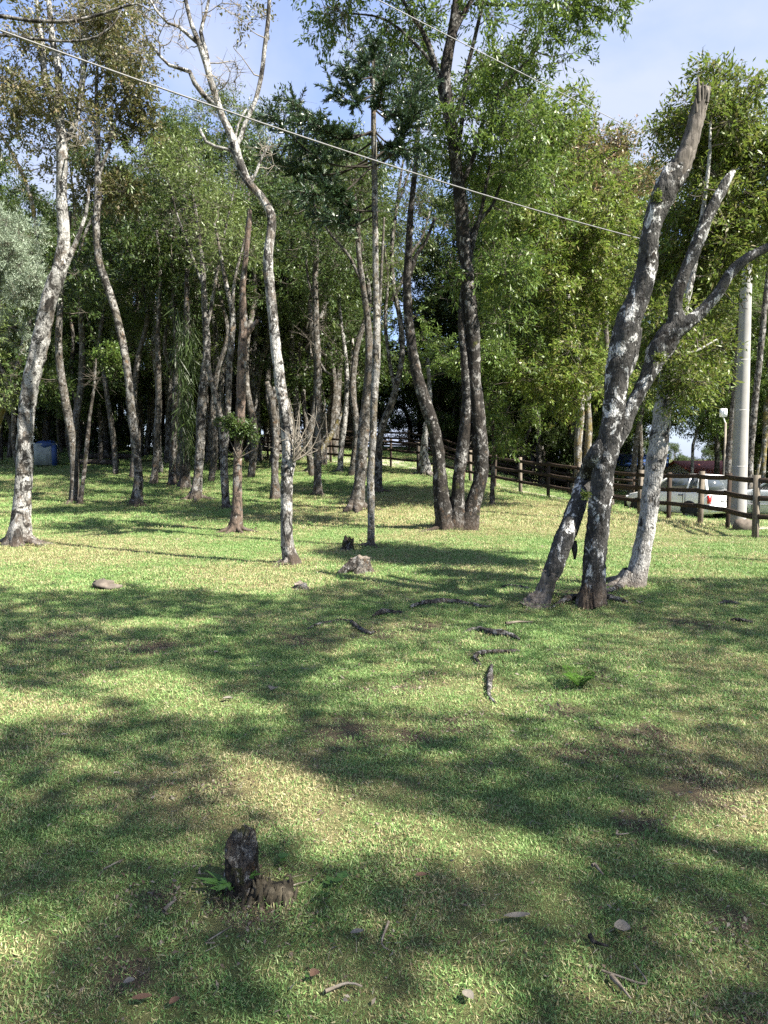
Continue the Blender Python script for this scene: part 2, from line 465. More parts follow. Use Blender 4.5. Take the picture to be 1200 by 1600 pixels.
M['leaf_dark'] = leaf_mat('leaf_dark', [(0.02, 0.04, 0.010), (0.045, 0.078, 0.018), (0.03, 0.056, 0.014), (0.075, 0.11, 0.03)], 0.28)
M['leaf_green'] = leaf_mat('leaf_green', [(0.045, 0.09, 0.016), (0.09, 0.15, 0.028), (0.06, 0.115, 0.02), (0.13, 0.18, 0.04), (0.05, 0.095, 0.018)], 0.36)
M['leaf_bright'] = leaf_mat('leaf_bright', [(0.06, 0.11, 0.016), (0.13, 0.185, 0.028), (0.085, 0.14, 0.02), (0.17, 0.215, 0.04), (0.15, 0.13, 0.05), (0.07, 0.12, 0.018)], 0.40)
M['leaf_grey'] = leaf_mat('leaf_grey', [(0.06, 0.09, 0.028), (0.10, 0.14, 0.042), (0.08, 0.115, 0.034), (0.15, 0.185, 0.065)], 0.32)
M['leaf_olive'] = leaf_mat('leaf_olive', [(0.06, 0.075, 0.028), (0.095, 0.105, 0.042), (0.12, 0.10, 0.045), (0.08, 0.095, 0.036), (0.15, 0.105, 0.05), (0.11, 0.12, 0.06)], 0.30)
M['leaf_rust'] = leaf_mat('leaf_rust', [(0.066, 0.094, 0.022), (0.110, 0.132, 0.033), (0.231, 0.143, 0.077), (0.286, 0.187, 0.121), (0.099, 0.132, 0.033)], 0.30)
M['leaf_conifer'] = leaf_mat('leaf_conifer', [(0.19, 0.25, 0.17), (0.27, 0.33, 0.24), (0.36, 0.42, 0.32)], 0.2, 0.6)
M['needle'] = leaf_mat('needle', [(0.012, 0.03, 0.014), (0.022, 0.05, 0.022), (0.04, 0.075, 0.03)], 0.10, 0.4, 0.5)
M['leaf_weed'] = leaf_mat('leaf_weed', [(0.03, 0.085, 0.018), (0.06, 0.13, 0.03)], 0.35)
M['fern'] = leaf_mat('fern_leaf', [(0.06, 0.15, 0.02), (0.10, 0.20, 0.03)], 0.4)

def turf_nodes(nt, base_random=None):
    """colour of the turf at a place: green, straw and bare-earth patches in world position"""
    geo = nt.nodes.new('ShaderNodeNewGeometry')
    return geo, geo.outputs['Position']

BARE_PLACES = [(*ground(px_, py_)[:2], r_) for px_, py_, r_ in ((540, 1145, .34), (650, 1150, .2), (1010, 1150, .30), (960, 1175, .2), (1120, 1240, .3), (640, 1072, .2), (575, 1080, .16), (400, 1425, .16), (380, 1400, .15), (330, 1230, .16), (1140, 1440, .12),
               (200, 1520, .14), (905, 1180, .2), (930, 1055, .2), (720, 1130, .22), (230, 1010, .4), (70, 1000, .45), (460, 1000, .4), (870, 1110, .2), (1170, 1590, .08), (250, 1400, .12), (1090, 1210, .22), (1000, 1285, .14), (660, 980, .3), (590, 990, .3), (1080, 975, .4))]
BARE_PLACES += [(mx, my, mr * .55) for mx, my, mh, mr in MOUNDS]
def bare_field(nt, math_new, pos):
    """0 on turf, rising to 1 in the worn places; the edge is broken by noise"""
    nz = nt.nodes.new('ShaderNodeTexNoise'); nz.inputs['Scale'].default_value = 9.0; nz.inputs['Detail'].default_value = 5; nz.inputs['Roughness'].default_value = .7
    nt.links.new(pos, nz.inputs['Vector'])
    tot = None
    for x, y, r in BARE_PLACES:
        d = nt.nodes.new('ShaderNodeVectorMath'); d.operation = 'DISTANCE'; d.inputs[1].default_value = (x, y, float(terrain(x, y))); nt.links.new(pos, d.inputs[0])
        m = nt.nodes.new('ShaderNodeMapRange'); m.inputs['From Min'].default_value = r * .2; m.inputs['From Max'].default_value = r * 1.25; m.inputs['To Min'].default_value = 1; m.inputs['To Max'].default_value = 0
        nt.links.new(d.outputs['Value'], m.inputs['Value'])
        if tot is None: tot = m.outputs[0]
        else:
            ad = nt.nodes.new('ShaderNodeMath'); ad.operation = 'MAXIMUM'; nt.links.new(tot, ad.inputs[0]); nt.links.new(m.outputs[0], ad.inputs[1]); tot = ad.outputs[0]
    ml = nt.nodes.new('ShaderNodeMath'); ml.operation = 'MULTIPLY_ADD'; ml.inputs[1].default_value = 1.0
    sb = nt.nodes.new('ShaderNodeMath'); sb.operation = 'MULTIPLY_ADD'; sb.inputs[1].default_value = 1.9; sb.inputs[2].default_value = -1.0
    nt.links.new(nz.outputs['Fac'], sb.inputs[0]); nt.links.new(tot, ml.inputs[0]); nt.links.new(sb.outputs[0], ml.inputs[2])
    out = nt.nodes.new('ShaderNodeMapRange'); out.inputs['From Min'].default_value = .25; out.inputs['From Max'].default_value = .75
    nt.links.new(ml.outputs[0], out.inputs['Value'])
    return out.outputs[0]
DRY_PLACES = [(2.6, 19.0, 5.0, .26), (-5.6, 12.6, 2.2, .2), (-.75, 3.55, .55, .35), (2.0, 3.35, .7, .3), (5.2, 17.5, 3.0, .2), (-1.5, 9.9, 1.8, .12)]
def dry_field(nt, pos, val):
    for x, y, r, a in DRY_PLACES:
        d = nt.nodes.new('ShaderNodeVectorMath'); d.operation = 'DISTANCE'; d.inputs[1].default_value = (x, y, 0.2); nt.links.new(pos, d.inputs[0])
        m = nt.nodes.new('ShaderNodeMapRange'); m.interpolation_type = 'SMOOTHSTEP'; m.inputs['From Min'].default_value = 0; m.inputs['From Max'].default_value = r * 1.5; m.inputs['To Min'].default_value = a * 1.5; m.inputs['To Max'].default_value = 0
        nt.links.new(d.outputs['Value'], m.inputs['Value'])
        ad = nt.nodes.new('ShaderNodeMath'); ad.operation = 'ADD'; nt.links.new(m.outputs[0], ad.inputs[0]); nt.links.new(val, ad.inputs[1]); val = ad.outputs[0]
    return val

def grass_mat():
    m, nt, b, out = new_mat('grass_blades')
    geo = nt.nodes.new('ShaderNodeNewGeometry'); pos = geo.outputs['Position']
    g = ramp(nt, [(0.0, (0.062, 0.143, 0.038)), (0.35, (0.125, 0.238, 0.063)), (0.7, (0.22, 0.332, 0.105)), (1.0, (0.37, 0.44, 0.20))], geo.outputs['Random Per Island'])
    s = ramp(nt, [(0.0, (0.22, 0.18, 0.09)), (0.5, (0.36, 0.32, 0.16)), (1.0, (0.46, 0.42, 0.25))], geo.outputs['Random Per Island'])
    n1 = noise(nt, pos, 0.55, 4, 0.65); n2 = noise(nt, pos, 3.1, 4, 0.7)
    ad = nt.nodes.new('ShaderNodeMath'); ad.operation = 'MULTIPLY_ADD'; ad.inputs[1].default_value = 0.6
    nt.links.new(n2.outputs['Fac'], ad.inputs[0]); nt.links.new(n1.outputs['Fac'], ad.inputs[2])
    # share of straw blades grows in dry patches: compare a second random with the patch value
    wn2 = nt.nodes.new('ShaderNodeTexWhiteNoise'); wn2.noise_dimensions = '1D'
    nt.links.new(geo.outputs['Random Per Island'], wn2.inputs['W'])
    patch = ramp(nt, [(0.70, 0.06), (1.06, 0.58)], dry_field(nt, pos, ad.outputs[0])).outputs[0]
    cmp_ = nt.nodes.new('ShaderNodeMath'); cmp_.operation = 'LESS_THAN'
    nt.links.new(wn2.outputs['Value'], cmp_.inputs[0]); nt.links.new(patch, cmp_.inputs[1])
    c = mixc(nt, cmp_.outputs[0], g.outputs[0], s.outputs[0])
    nt.links.new(c, b.inputs['Base Color']); b.inputs['Roughness'].default_value = 0.55; b.inputs['Specular IOR Level'].default_value = 0.3
    tr = nt.nodes.new('ShaderNodeBsdfTranslucent'); nt.links.new(c, tr.inputs['Color'])
    mx = nt.nodes.new('ShaderNodeMixShader'); mx.inputs[0].default_value = 0.3
    nt.links.new(b.outputs[0], mx.inputs[1]); nt.links.new(tr.outputs[0], mx.inputs[2]); nt.links.new(mx.outputs[0], out.inputs['Surface'])
    return m

def lawn_mat():
    m, nt, b, out = new_mat('lawn')
    geo = nt.nodes.new('ShaderNodeNewGeometry'); pos = geo.outputs['Position']
    n1 = noise(nt, pos, 0.55, 4, 0.65); n2 = noise(nt, pos, 3.1, 4, 0.7); n3 = noise(nt, pos, 38, 4, 0.7)
    n4 = noise(nt, pos, 170, 4, 0.8)
    ad = nt.nodes.new('ShaderNodeMath'); ad.operation = 'MULTIPLY_ADD'; ad.inputs[1].default_value = 0.6
    nt.links.new(n2.outputs['Fac'], ad.inputs[0]); nt.links.new(n1.outputs['Fac'], ad.inputs[2])
    green = ramp(nt, [(0.3, (0.035, 0.068, 0.02)), (0.5, (0.095, 0.145, 0.042)), (0.7, (0.17, 0.215, 0.08))], n3.outputs['Fac']).outputs[0]
    straw = ramp(nt, [(0.3, (0.12, 0.095, 0.05)), (0.5, (0.24, 0.20, 0.10)), (0.7, (0.36, 0.31, 0.18))], n4.outputs['Fac']).outputs[0]
    patch = ramp(nt, [(0.66, 0.12), (1.05, 0.8)], dry_field(nt, pos, ad.outputs[0])).outputs[0]
    c = mixc(nt, patch, green, straw)
    # bare earth
    n5 = noise(nt, pos, 0.9, 5, 0.7, 0.5)
    earth = ramp(nt, [(0.3, (0.05, 0.038, 0.028)), (0.7, (0.19, 0.145, 0.105))], n4.outputs['Fac']).outputs[0]
    c = mixc(nt, ramp(nt, [(0.68, 0.0), (0.78, 0.8)], n5.outputs['Fac']).outputs[0], c, earth)
    bf = nt.nodes.new('ShaderNodeMath'); bf.operation = 'MULTIPLY'; bf.inputs[1].default_value = 0.9
    nt.links.new(bare_field(nt, None, pos), bf.inputs[0])
    c = mixc(nt, bf.outputs[0], c, earth)
    nt.links.new(c, b.inputs['Base Color']); b.inputs['Roughness'].default_value = 0.95; b.inputs['Specular IOR Level'].default_value = 0.1
    sm = nt.nodes.new('ShaderNodeMath'); sm.operation = 'ADD'
    nt.links.new(n3.outputs['Fac'], sm.inputs[0]); nt.links.new(n4.outputs['Fac'], sm.inputs[1])
    bump(nt, b, sm.outputs[0], 1.0, 0.03)
    return m
M['grass'] = grass_mat(); M['lawn'] = lawn_mat()
M['path'] = plain('path_sand', (0.28, 0.255, 0.21), 0.95, 0.1, var=0.35, scale=9)
M['fence_rail'] = wood_mat('fence_rail_wood', (0.020, 0.014, 0.011), (0.042, 0.030, 0.023), (0.075, 0.055, 0.043), 'X', 0.5)
M['fence_post'] = wood_mat('fence_post_wood', (0.05, 0.042, 0.033), (0.12, 0.102, 0.08), (0.20, 0.172, 0.138), 'Z', 0.5)
M['fence_dark'] = wood_mat('fence_dark_wood', (0.018, 0.013, 0.010), (0.040, 0.030, 0.023), (0.075, 0.058, 0.046), 'Z', 0.5)
M['concrete'] = plain('pole_concrete', (0.25, 0.245, 0.235), 0.85, 0.25, var=0.13, scale=3)
M['band'] = plain('pole_band', (0.36, 0.35, 0.33), 0.8, 0.3)
M['wire_dark'] = plain('cable_black', (0.05, 0.05, 0.055), 0.5)
M['wire'] = plain('cable_grey', (0.20, 0.20, 0.205), 0.5)
M['litter'] = leaf_mat('litter_leaf', [(0.045, 0.03, 0.02), (0.085, 0.06, 0.04), (0.13, 0.10, 0.075), (0.21, 0.185, 0.15), (0.07, 0.042, 0.028)], 0.1, 0.7, 0.2)
M['stick'] = wood_mat('stick_wood', (0.07, 0.055, 0.042), (0.16, 0.135, 0.105), (0.26, 0.23, 0.19), 'X')
M['stone'] = plain('stone', (0.10, 0.085, 0.07), 0.9, 0.2, var=0.4, scale=14)
M['root'] = bark_mat('root_bark', white=0.30, base=(0.12, 0.105, 0.09), dark_amt=0.42, moss_amt=0.22, scale=2.2, foot=0.0)
M['stump_top'] = plain('stump_top', (0.085, 0.08, 0.065), 0.95, 0.1, var=0.6, scale=45)
M['stump_bark'] = bark_mat('stump_bark', white=0.2, base=(0.085, 0.068, 0.05), dark_amt=0.45, moss_amt=0.55, scale=3.0, crack=0.9, foot=0.0)
M['stump_top'] = bark_mat('stump_top_bark', white=0.34, base=(0.12, 0.105, 0.085), dark_amt=0.28, moss_amt=0.5, scale=4.5, crack=0.8, lichen=(0.30, 0.29, 0.25), foot=0.0)
M['stump_weathered'] = bark_mat('stump_weathered', white=0.30, base=(0.15, 0.125, 0.10), dark_amt=0.42, moss_amt=0.25, scale=2.2, crack=0.7, foot=0.0, lichen=(0.30, 0.285, 0.255))
M['earth'] = plain('bare_earth', (0.10, 0.072, 0.052), 0.98, 0.05, var=0.45, scale=30)

# ------------------------------------------------------------------ the ground
def grow(a0, a1, step, far, g=1.12):
    mid = list(np.arange(a0, a1, step)); hi = [a1]; s = step
    while hi[-1] < far: s *= g; hi.append(hi[-1] + s)
    return mid, hi
mid, hi = grow(-13, 13, 0.16, 420)
lo = [-x for x in hi][::-1]
XS = np.array(lo + mid[1:] + hi)
mid, hi = grow(-8, 34, 0.16, 700)
s, lo = 0.16, [-8.0]
while lo[-1] > -120: s *= 1.2; lo.append(lo[-1] - s)
YS = np.array(lo[::-1] + mid[1:] + hi)

gx, gy = np.meshgrid(XS, YS)
acc = Acc()
nx, ny = len(XS), len(YS)
ii, jj = np.meshgrid(np.arange(nx - 1), np.arange(ny - 1))
b0 = (jj * nx + ii).ravel()
acc.add(np.stack([gx.ravel(), gy.ravel(), terrain(gx, gy).ravel()], -1), np.stack([b0, b0 + 1, b0 + nx + 1, b0 + nx], -1))
o = obj('ground', acc, M['lawn'], kind='structure')

# sandy path behind the near fence
NEAR_FENCE = np.array([(10.6, 14.1), (9.0, 14.15), (7.17, 14.2), (7.42, 15.9), (7.47, 17.4), (7.3, 18.9), (7.05, 20.3), (6.65, 21.7), (6.1, 23.1), (5.45, 24.5), (4.75, 25.7), (4.05, 27.0), (3.3, 28.3),
                       (2.4, 29.7), (1.44, 31.2), (0.3, 32.4), (-1.0, 33.6), (-2.5, 34.8), (-4.1, 36.0), (-5.8, 37.0), (-7.6, 38.0)])
FAR_FENCE = np.array([(15.6, 27.0), (13.6, 27.6), (11.6, 28.4), (10.0, 29.6), (9.0, 31.6), (8.4, 33.8), (7.6, 36.0), (6.4, 38.2), (4.9, 39.8), (3.2, 40.8), (1.4, 41.6), (-0.5, 42.6), (-2.6, 43.6), (-4.8, 44.6), (-7.0, 45.6)])
pl = catmull(NEAR_FENCE[3:], 0.5)
tn = unit(np.gradient(pl, axis=0)); nn = np.stack([tn[:, 1], -tn[:, 0]], -1)
acc = Acc()
offs = np.array([0.35, 0.9, 1.4, 2.0, 2.6])
rows = []
for k, of in enumerate(offs):
    wob = 0.25 * (vnoise(pl[:, 0], pl[:, 1], 0.8, 20 + k) - 0.5)
    p = pl + nn * (of + wob)[:, None]
    rows.append(np.c_[p, terrain(p[:, 0], p[:, 1]) + 0.016])
rows = np.array(rows); nr, ns = rows.shape[:2]
ii, jj = np.meshgrid(np.arange(ns - 1), np.arange(nr - 1)); b0 = (jj * ns + ii).ravel()
acc.add(rows.reshape(-1, 3), np.stack([b0, b0 + 1, b0 + ns + 1, b0 + ns], -1))
obj('path', acc, M['path'], kind='structure')

# ------------------------------------------------------------------ trees
class Skel:
    """stems and branches of one tree: tubes plus the points new branches may leave from"""
    def __init__(self, base, seed):
        self.base = np.asarray(base, float); self.g = np.random.default_rng(seed); self.seed = seed
        self.trunk, self.branches, self.leaves = Acc(), Acc(), Acc()
        self.P, self.R, self.more = [], [], []
    def stem(self, pts, acc=None, k=12, rough=0.05, flare=0.0, step=0.1, attach_from=0.3, sink=0.15, cap=True):
        pts = np.asarray(pts, float)
        if sink > 0 and flare > 0:
            d = pts[1, :3] - pts[0, :3]; d /= np.linalg.norm(d)
            first = pts[0].copy(); first[:3] -= d * sink; pts = np.vstack([first, pts])
        c = catmull(pts, step)
        self.seed += 1
        c[:, :3] += 0.25 * c[:, 3:4] * np.cumsum(self.g.normal(0, 0.12, (len(c), 3)), 0) * 0.5
        tube(acc or self.trunk, c[:, :3], np.maximum(c[:, 3], 0.004), k, rough, cap, flare, self.seed)
        n0 = int(len(c) * attach_from)
        self.P.append(c[n0:, :3]); self.R.append(c[n0:, 3])
    def clumps(self, C, rfac=1.0, wander=0.12, up=0.25, rmax=0.05):
        """a branch from the existing wood to every clump centre; nearest clumps first"""
        if not len(C): return
        g = self.g
        P = np.vstack(self.P); R = np.concatenate(self.R)
        d0 = np.array([np.min(np.linalg.norm(P - c, axis=1)) for c in C])
        for c in C[np.argsort(d0)]:
            dz = P[:, 2] - c[2]
            cost = np.linalg.norm(P - c, axis=1) + 0.9 * np.maximum(0, dz + 0.1)
            i = int(np.argmin(cost)); a = P[i]; L = np.linalg.norm(c - a)
            if L < 0.05: continue
            r0 = min(R[i] * 0.7, (0.006 + 0.011 * L) * rfac, rmax); n = 4 + int(L * 2.2)
            t = np.linspace(0, 1, n)[:, None]
            m = (a + c) / 2 + np.array([0, 0, -0.10 * L * up / 0.25]) + g.normal(0, wander * L * 0.5, 3)
            pts = (1 - t) ** 2 * a + 2 * t * (1 - t) * m + t ** 2 * c
            pts[1:-1] += g.normal(0, wander * 0.12 * L + 0.01, (n - 2, 3))
            rad = r0 * (1 - t[:, 0]) ** 0.8 + 0.004
            tube(self.branches, pts, rad, 5 if r0 > 0.012 else 4, 0.0, False)
            P = np.vstack([P, pts[1:]]); R = np.concatenate([R, rad[1:]])
        self.P, self.R = [P], [R]
    def foliage(self, C, cr, n, L, W, twigs=6, droop=0.2, flat=0.75, tw_r=0.0035, out_from=None, acc=None, spread=0.04):
        g = self.g; K = len(C)
        d = unit(g.normal(0, 1, (K, twigs, 3)) * np.array([1, 1, flat]) + np.array([0, 0, 0.12]))
        if out_from is not None: d = unit(d + 0.7 * unit(C - out_from)[:, None])
        cr = np.asarray(cr, float) * 0.86 * g.uniform(0.65, 1.3, K); n = int(n * 1.3); L = L * 0.9; W = W * 0.9
        tips = C[:, None] + d * (cr[:, None] * g.uniform(0.55, 1.1, (K, twigs)))[..., None]
        A = np.repeat(C, twigs, 0); T = tips.reshape(-1, 3)
        if tw_r > 0: twig_tubes(self.branches, A, T, tw_r)
        if n <= 0: return
        per = max(1, n // twigs)
        u = 0.2 + 0.85 * g.beta(2.2, 1.1, (len(A), per, 1))
        p = A[:, None] + (T - A)[:, None] * u + g.normal(0, spread, (len(A), per, 3))
        p[..., 2] -= droop * 0.12 * u[..., 0] ** 2
        dr = unit(T - A)[:, None] * 0.8 + g.normal(0, 0.6, (len(A), per, 3)) + np.array([0, 0, -droop])
        up = g.normal(0, 0.55, (len(A), per, 3)) + np.array([0, 0, 1.0])
        N = len(A) * per
        kites(acc or self.leaves, p.reshape(N, 3), dr.reshape(N, 3), up.reshape(N, 3), g.uniform(0.5, 1.3, N) * L, g.uniform(0.65, 1.25, N) * W)
    def build(self, name, label, cat, bark, leafm, twigm=None, group=None, base=None):
        b = self.base if base is None else base
        root = thing(name, label, cat, b, group)
        if self.trunk.n: obj('trunk', self.trunk, bark, root)
        for ac in self.more: obj('trunk', ac, bark, root)
        if self.branches.n: obj('branches', self.branches, twigm or M['twig'], root, kind='stuff')
        if self.leaves.n: obj('crown', self.leaves, leafm, root, smooth=False, kind='stuff')
        return root

def ell(g, c, r, n, shell=0.45):
    m = max(1, int(n / 4.5)); d = unit(g.normal(0, 1, (m, 3))); cc = d * (g.uniform(0, 1, (m, 1)) ** shell)
    i = g.integers(0, m, n); rm = float(np.mean(r))
    return np.asarray(c) + (cc[i] * np.asarray(r)) + g.normal(0, 1, (n, 3)) * np.minimum(np.asarray(r) * 0.2, 0.42)
def ell_even(g, c, r, n, shell=0.45):
    d = unit(g.normal(0, 1, (n, 3))); return np.asarray(c) + d * (g.uniform(0, 1, (n, 1)) ** shell) * np.asarray(r)

TW = 0.82
def px_stem(pts, Y, dy=0.0, g=None):
    """(px, py, width px[, depth offset]) -> x, y, z, radius"""
    out = []
    for k, p in enumerate(pts):
        yo = p[3] if len(p) > 3 else dy * k / max(1, len(pts) - 1)
        q = at(p[0], p[1], Y + yo)
        out.append([*q, p[2] * 0.5 * TW * (Y + yo) / F])
    return np.array(out)

def px_ell(g, Y, spec):
    """(px, py, rx, ry, depth offset, depth radius, count)"""
    px, py, rx, ry, do, rd, n = spec
    c = at(px, py, Y + do); s = (Y + do) / F
    return ell(g, c, (rx * s, rd, ry * s), n)

def photo_tree(name, label, cat, foot, stems, crowns=(), bark='bark_pale', leaf='leaf_dark', cr=0.55, n=130, L=0.10, W=0.038, twigs=7, twig='twig', k=14, rough=0.06, flare=1.15,
               bare=(), seed=1, droop=0.25, step=0.1, rfac=1.0, limbs=(), tw_r=0.0035, Y=None, step2=0.12, extra=None, group=None):
    base = ground(*foot)
    if Y is None: Y = base[1]
    else:
        bx = (foot[0] - 600) / F * Y; base = np.array([bx, Y, float(terrain(bx, Y))])
    S = Skel(base, seed * 101)
    for i, st in enumerate(stems):
        ac = S.trunk if i == 0 else Acc()
        st3 = px_stem(st, Y, 0.0)
        if abs(st[0][1] - foot[1]) < 16: st3[0, 2] = min(st3[0, 2], terrain(st3[0, 0], st3[0, 1]) - .02)   # every foot reaches the ground
        S.stem(st3, acc=ac, k=k, rough=rough, flare=flare, step=step, attach_from=0.35)
        if i: S.more.append(ac)
    r0 = stems[0][0][2] * 0.5 * TW * Y / F; gr = np.random.default_rng(seed + 900)
    for q_ in range(int(gr.integers(4, 7))):
        az = gr.uniform(0, 6.28); L_r = r0 * gr.uniform(2.2, 4.5); d = np.array([math.cos(az), math.sin(az)])
        xy = np.array([base[:2] + d * r0 * .5, base[:2] + d * (r0 * 1.1), base[:2] + d * (r0 + L_r * .4) + gr.normal(0, .03, 2), base[:2] + d * (r0 + L_r) + gr.normal(0, .06, 2)])
        zz = terrain(xy[:, 0], xy[:, 1]) + np.array([r0 * 1.1, r0 * .45, .015, -.05]); rd = np.array([.55, .42, .26, .10]) * r0
        c_ = catmull(np.c_[xy, zz, rd], .05); tube(S.trunk, c_[:, :3], c_[:, 3], 8, .08, True, 0, seed + q_)
    for li in limbs:
        S.stem(px_stem(li, Y, 0.0), k=8, rough=rough * 0.8, flare=0, step=step2, attach_from=0.1)
    for spec in bare:
        C = px_ell(S.g, Y, spec); S.clumps(C, rfac * 0.8, 0.2); S.foliage(C, cr * 0.9, 0, L, W, 6, tw_r=tw_r)
    for spec in crowns:
        C = px_ell(S.g, Y, spec); S.clumps(C, rfac)
        S.foliage(C, cr, n, L, W, twigs, droop, tw_r=tw_r)
    if extra: extra(S, Y)
    return S.build(name, label, cat, M[bark], M[leaf], M[twig], group)

# --- the left pair on the lawn
photo_tree('birch_barked_tree', 'thick white-barked tree at the left edge of the lawn, bent at mid height', 'tree', (30, 850),
    [[(30, 850, 40), (34, 800, 33), (38, 740, 30), (42, 660, 29), (50, 600, 30), (60, 560, 30), (70, 510, 29), (84, 455, 29), (98, 420, 27), (103, 370, 22), (100, 310, 19), (101, 240, 19), (96, 180, 14), (94, 110, 13), (84, 60, 11), (78, 0, 9), (72, -80, 6)],
     ],
    [(60, 150, 62, 34, 0, 1.1, 34), (175, 60, 62, 42, 0.3, 1.1, 30), (30, 40, 60, 45, 0, 1.1, 20), (40, 250, 60, 50, 0.5, 1.1, 10), (120, -60, 150, 60, 0, 1.5, 30), (225, 100, 22, 40, 0.2, .7, 8)],
    bark='bark_white', leaf='leaf_olive', cr=0.5, n=84, L=0.085, W=0.035, seed=1, k=16, step=0.07, twig='twig_pale',
    limbs=[[(99, 225, 13), (118, 190, 10), (128, 130, 11), (132, 70, 9), (128, 0, 7), (135, -60, 4)], [(96, 200, 10), (76, 150, 10), (68, 105, 12), (66, 70, 9), (58, 10, 6), (60, -50, 4)],
           [(101, 420, 12), (122, 370, 8), (135, 330, 6), (139, 290, 5)]],
    bare=[(20, 90, 60, 60, 0, 0.8, 14), (150, 250, 30, 60, 0, 0.7, 8)])
photo_tree('slender_tree', 'slender pale tree leaning left, second trunk in from the left edge of the lawn', 'tree', (213, 790),
    [[(213, 790, 18), (216, 750, 17), (212, 700, 16), (206, 650, 15), (200, 590, 14), (190, 530, 14), (178, 480, 14), (165, 440, 14), (154, 405, 13), (150, 350, 13), (153, 295, 14), (152, 260, 11), (153, 200, 8), (150, 140, 6), (155, 70, 4)]],
    [(185, 115, 52, 40, 0, 1.6, 36), (110, 180, 75, 28, 0.5, 1.8, 24), (200, 175, 34, 30, 0, 1.4, 13), (130, 285, 50, 30, 0.6, 1.6, 15), (50, 190, 60, 26, 0.5, 1.8, 12), (195, 300, 30, 24, .4, 1.3, 8)],
    bark='bark_pale', leaf='leaf_olive', cr=0.85, n=120, L=0.15, W=0.058, seed=2, k=12, step=0.13, twig='twig',
    limbs=[[(152, 280, 8), (170, 230, 6), (180, 190, 5), (198, 150, 3)], [(152, 330, 7), (135, 360, 6), (122, 400, 5)], [(151, 210, 6), (135, 160, 5), (110, 130, 3)]])
# --- trees at the left in the wood's edge
photo_tree('mossy_tree', 'grey tree with a pinkish foot growing beside a thin dark stem on the left', 'tree', (117, 786),
    [[(117, 786, 17), (117, 740, 16), (114, 690, 15), (105, 640, 15), (97, 590, 14), (92, 540, 13), (95, 470, 11), (104, 400, 9), (110, 330, 6)]],
    [(90, 440, 60, 80, 0.5, 2, 36), (60, 560, 40, 40, 1.0, 1.5, 12)], bark='bark_grey', leaf='leaf_dark', cr=0.8, n=110, L=0.15, W=0.06, seed=3, step=0.14)
photo_tree('thin_stem_tree', 'thin dark crooked stem rising beside the pink-footed grey trunk', 'tree', (127, 788),
    [[(125, 788, 7), (131, 740, 8), (136, 690, 8), (140, 650, 6), (146, 610, 5), (150, 560, 4)]],
    [(165, 560, 40, 40, 0.3, 1.3, 16)], bark='bark_dark', leaf='leaf_green', cr=0.6, n=70, L=0.14, W=0.05, seed=4, k=8, step=0.14, bare=[(150, 600, 30, 25, 0, 0.8, 8)])
photo_tree('yellow_lichen_tree', 'leaning trunk with yellow lichen entering at the left edge', 'tree', (-28, 700),
    [[(-28, 700, 20), (-5, 660, 19), (12, 622, 17), (28, 580, 15), (42, 520, 12), (58, 440, 9), (58, 370, 8), (45, 300, 7), (22, 245, 6), (0, 210, 5)]],
    [(10, 520, 45, 50, -0.5, 1.6, 24), (30, 600, 30, 30, -0.4, 1.2, 10)], bark='bark_yellow', leaf='leaf_grey', cr=0.7, n=90, L=0.15, W=0.05, seed=5, Y=22, step=0.14, bare=[(20, 600, 35, 40, -0.5, 1, 10)])
def fluffy(S, Y):
    C = np.vstack([px_ell(S.g, Y, (14, 385, 40, 48, 0, 1.3, 60)), px_ell(S.g, Y, (40, 430, 26, 40, 0, 1, 30)), px_ell(S.g, Y, (-20, 460, 60, 60, 0, 1.4, 40))])
    S.clumps(C, 0.8); S.foliage(C, 0.45, 240, 0.10, 0.014, 10, 0.0, tw_r=0.004, spread=0.03)
photo_tree('feathery_conifer', 'pale grey-green feathery tree at the left edge above the lichen trunk', 'tree', (-60, 745),
    [[(-60, 745, 16), (-50, 650, 14), (-30, 560, 12), (-10, 470, 9), (5, 390, 6), (10, 340, 3)]], bark='bark_dark', leaf='leaf_conifer', seed=6, step=0.15, extra=fluffy, Y=17)
# --- middle-left trunks
photo_tree('forked_pale_tree', 'pale trunk with a wide dark foot, left of the red stripped trunk', 'tree', (305, 780),
    [[(305, 780, 22), (309, 740, 17), (313, 690, 18), (314, 640, 17), (319, 590, 16), (323, 540, 14), (320, 490, 12), (318, 440, 10), (312, 380, 8), (300, 300, 6), (290, 230, 4)]],
    [(300, 300, 70, 70, 0.5, 2.4, 50), (280, 230, 50, 40, 0, 2, 20), (340, 330, 40, 60, 0, 1.6, 18)], bark='bark_pale', leaf='leaf_grey', cr=0.9, n=85, L=0.15, W=0.045, seed=7, step=0.13,
    limbs=[[(321, 520, 8), (332, 470, 7), (340, 420, 6), (352, 360, 5), (365, 300, 3)], [(319, 450, 7), (300, 400, 5), (278, 340, 4), (262, 280, 3)]], bare=[(310, 340, 60, 70, 0, 2, 30)], flare=0.7)
photo_tree('curved_grey_tree', 'thin grey trunk joined by a sloping pale branch, left of the red stripped trunk', 'tree', (354, 796),
    [[(354, 796, 15), (351, 740, 15), (350, 690, 14), (345, 655, 12), (338, 620, 11), (328, 585, 10), (324, 550, 8)],
     [(352, 700, 10), (356, 640, 12), (358, 580, 12), (361, 530, 12), (363, 490, 10), (352, 440, 8), (345, 400, 6), (335, 350, 4)]],
    [(360, 400, 40, 60, 0.4, 1.8, 30)], bark='bark_pale', leaf='leaf_grey', cr=0.8, n=80, L=0.14, W=0.045, seed=8, step=0.13, flare=0.3, limbs=[[(363, 490, 7), (366, 440, 6), (378, 390, 4), (385, 350, 3)]])
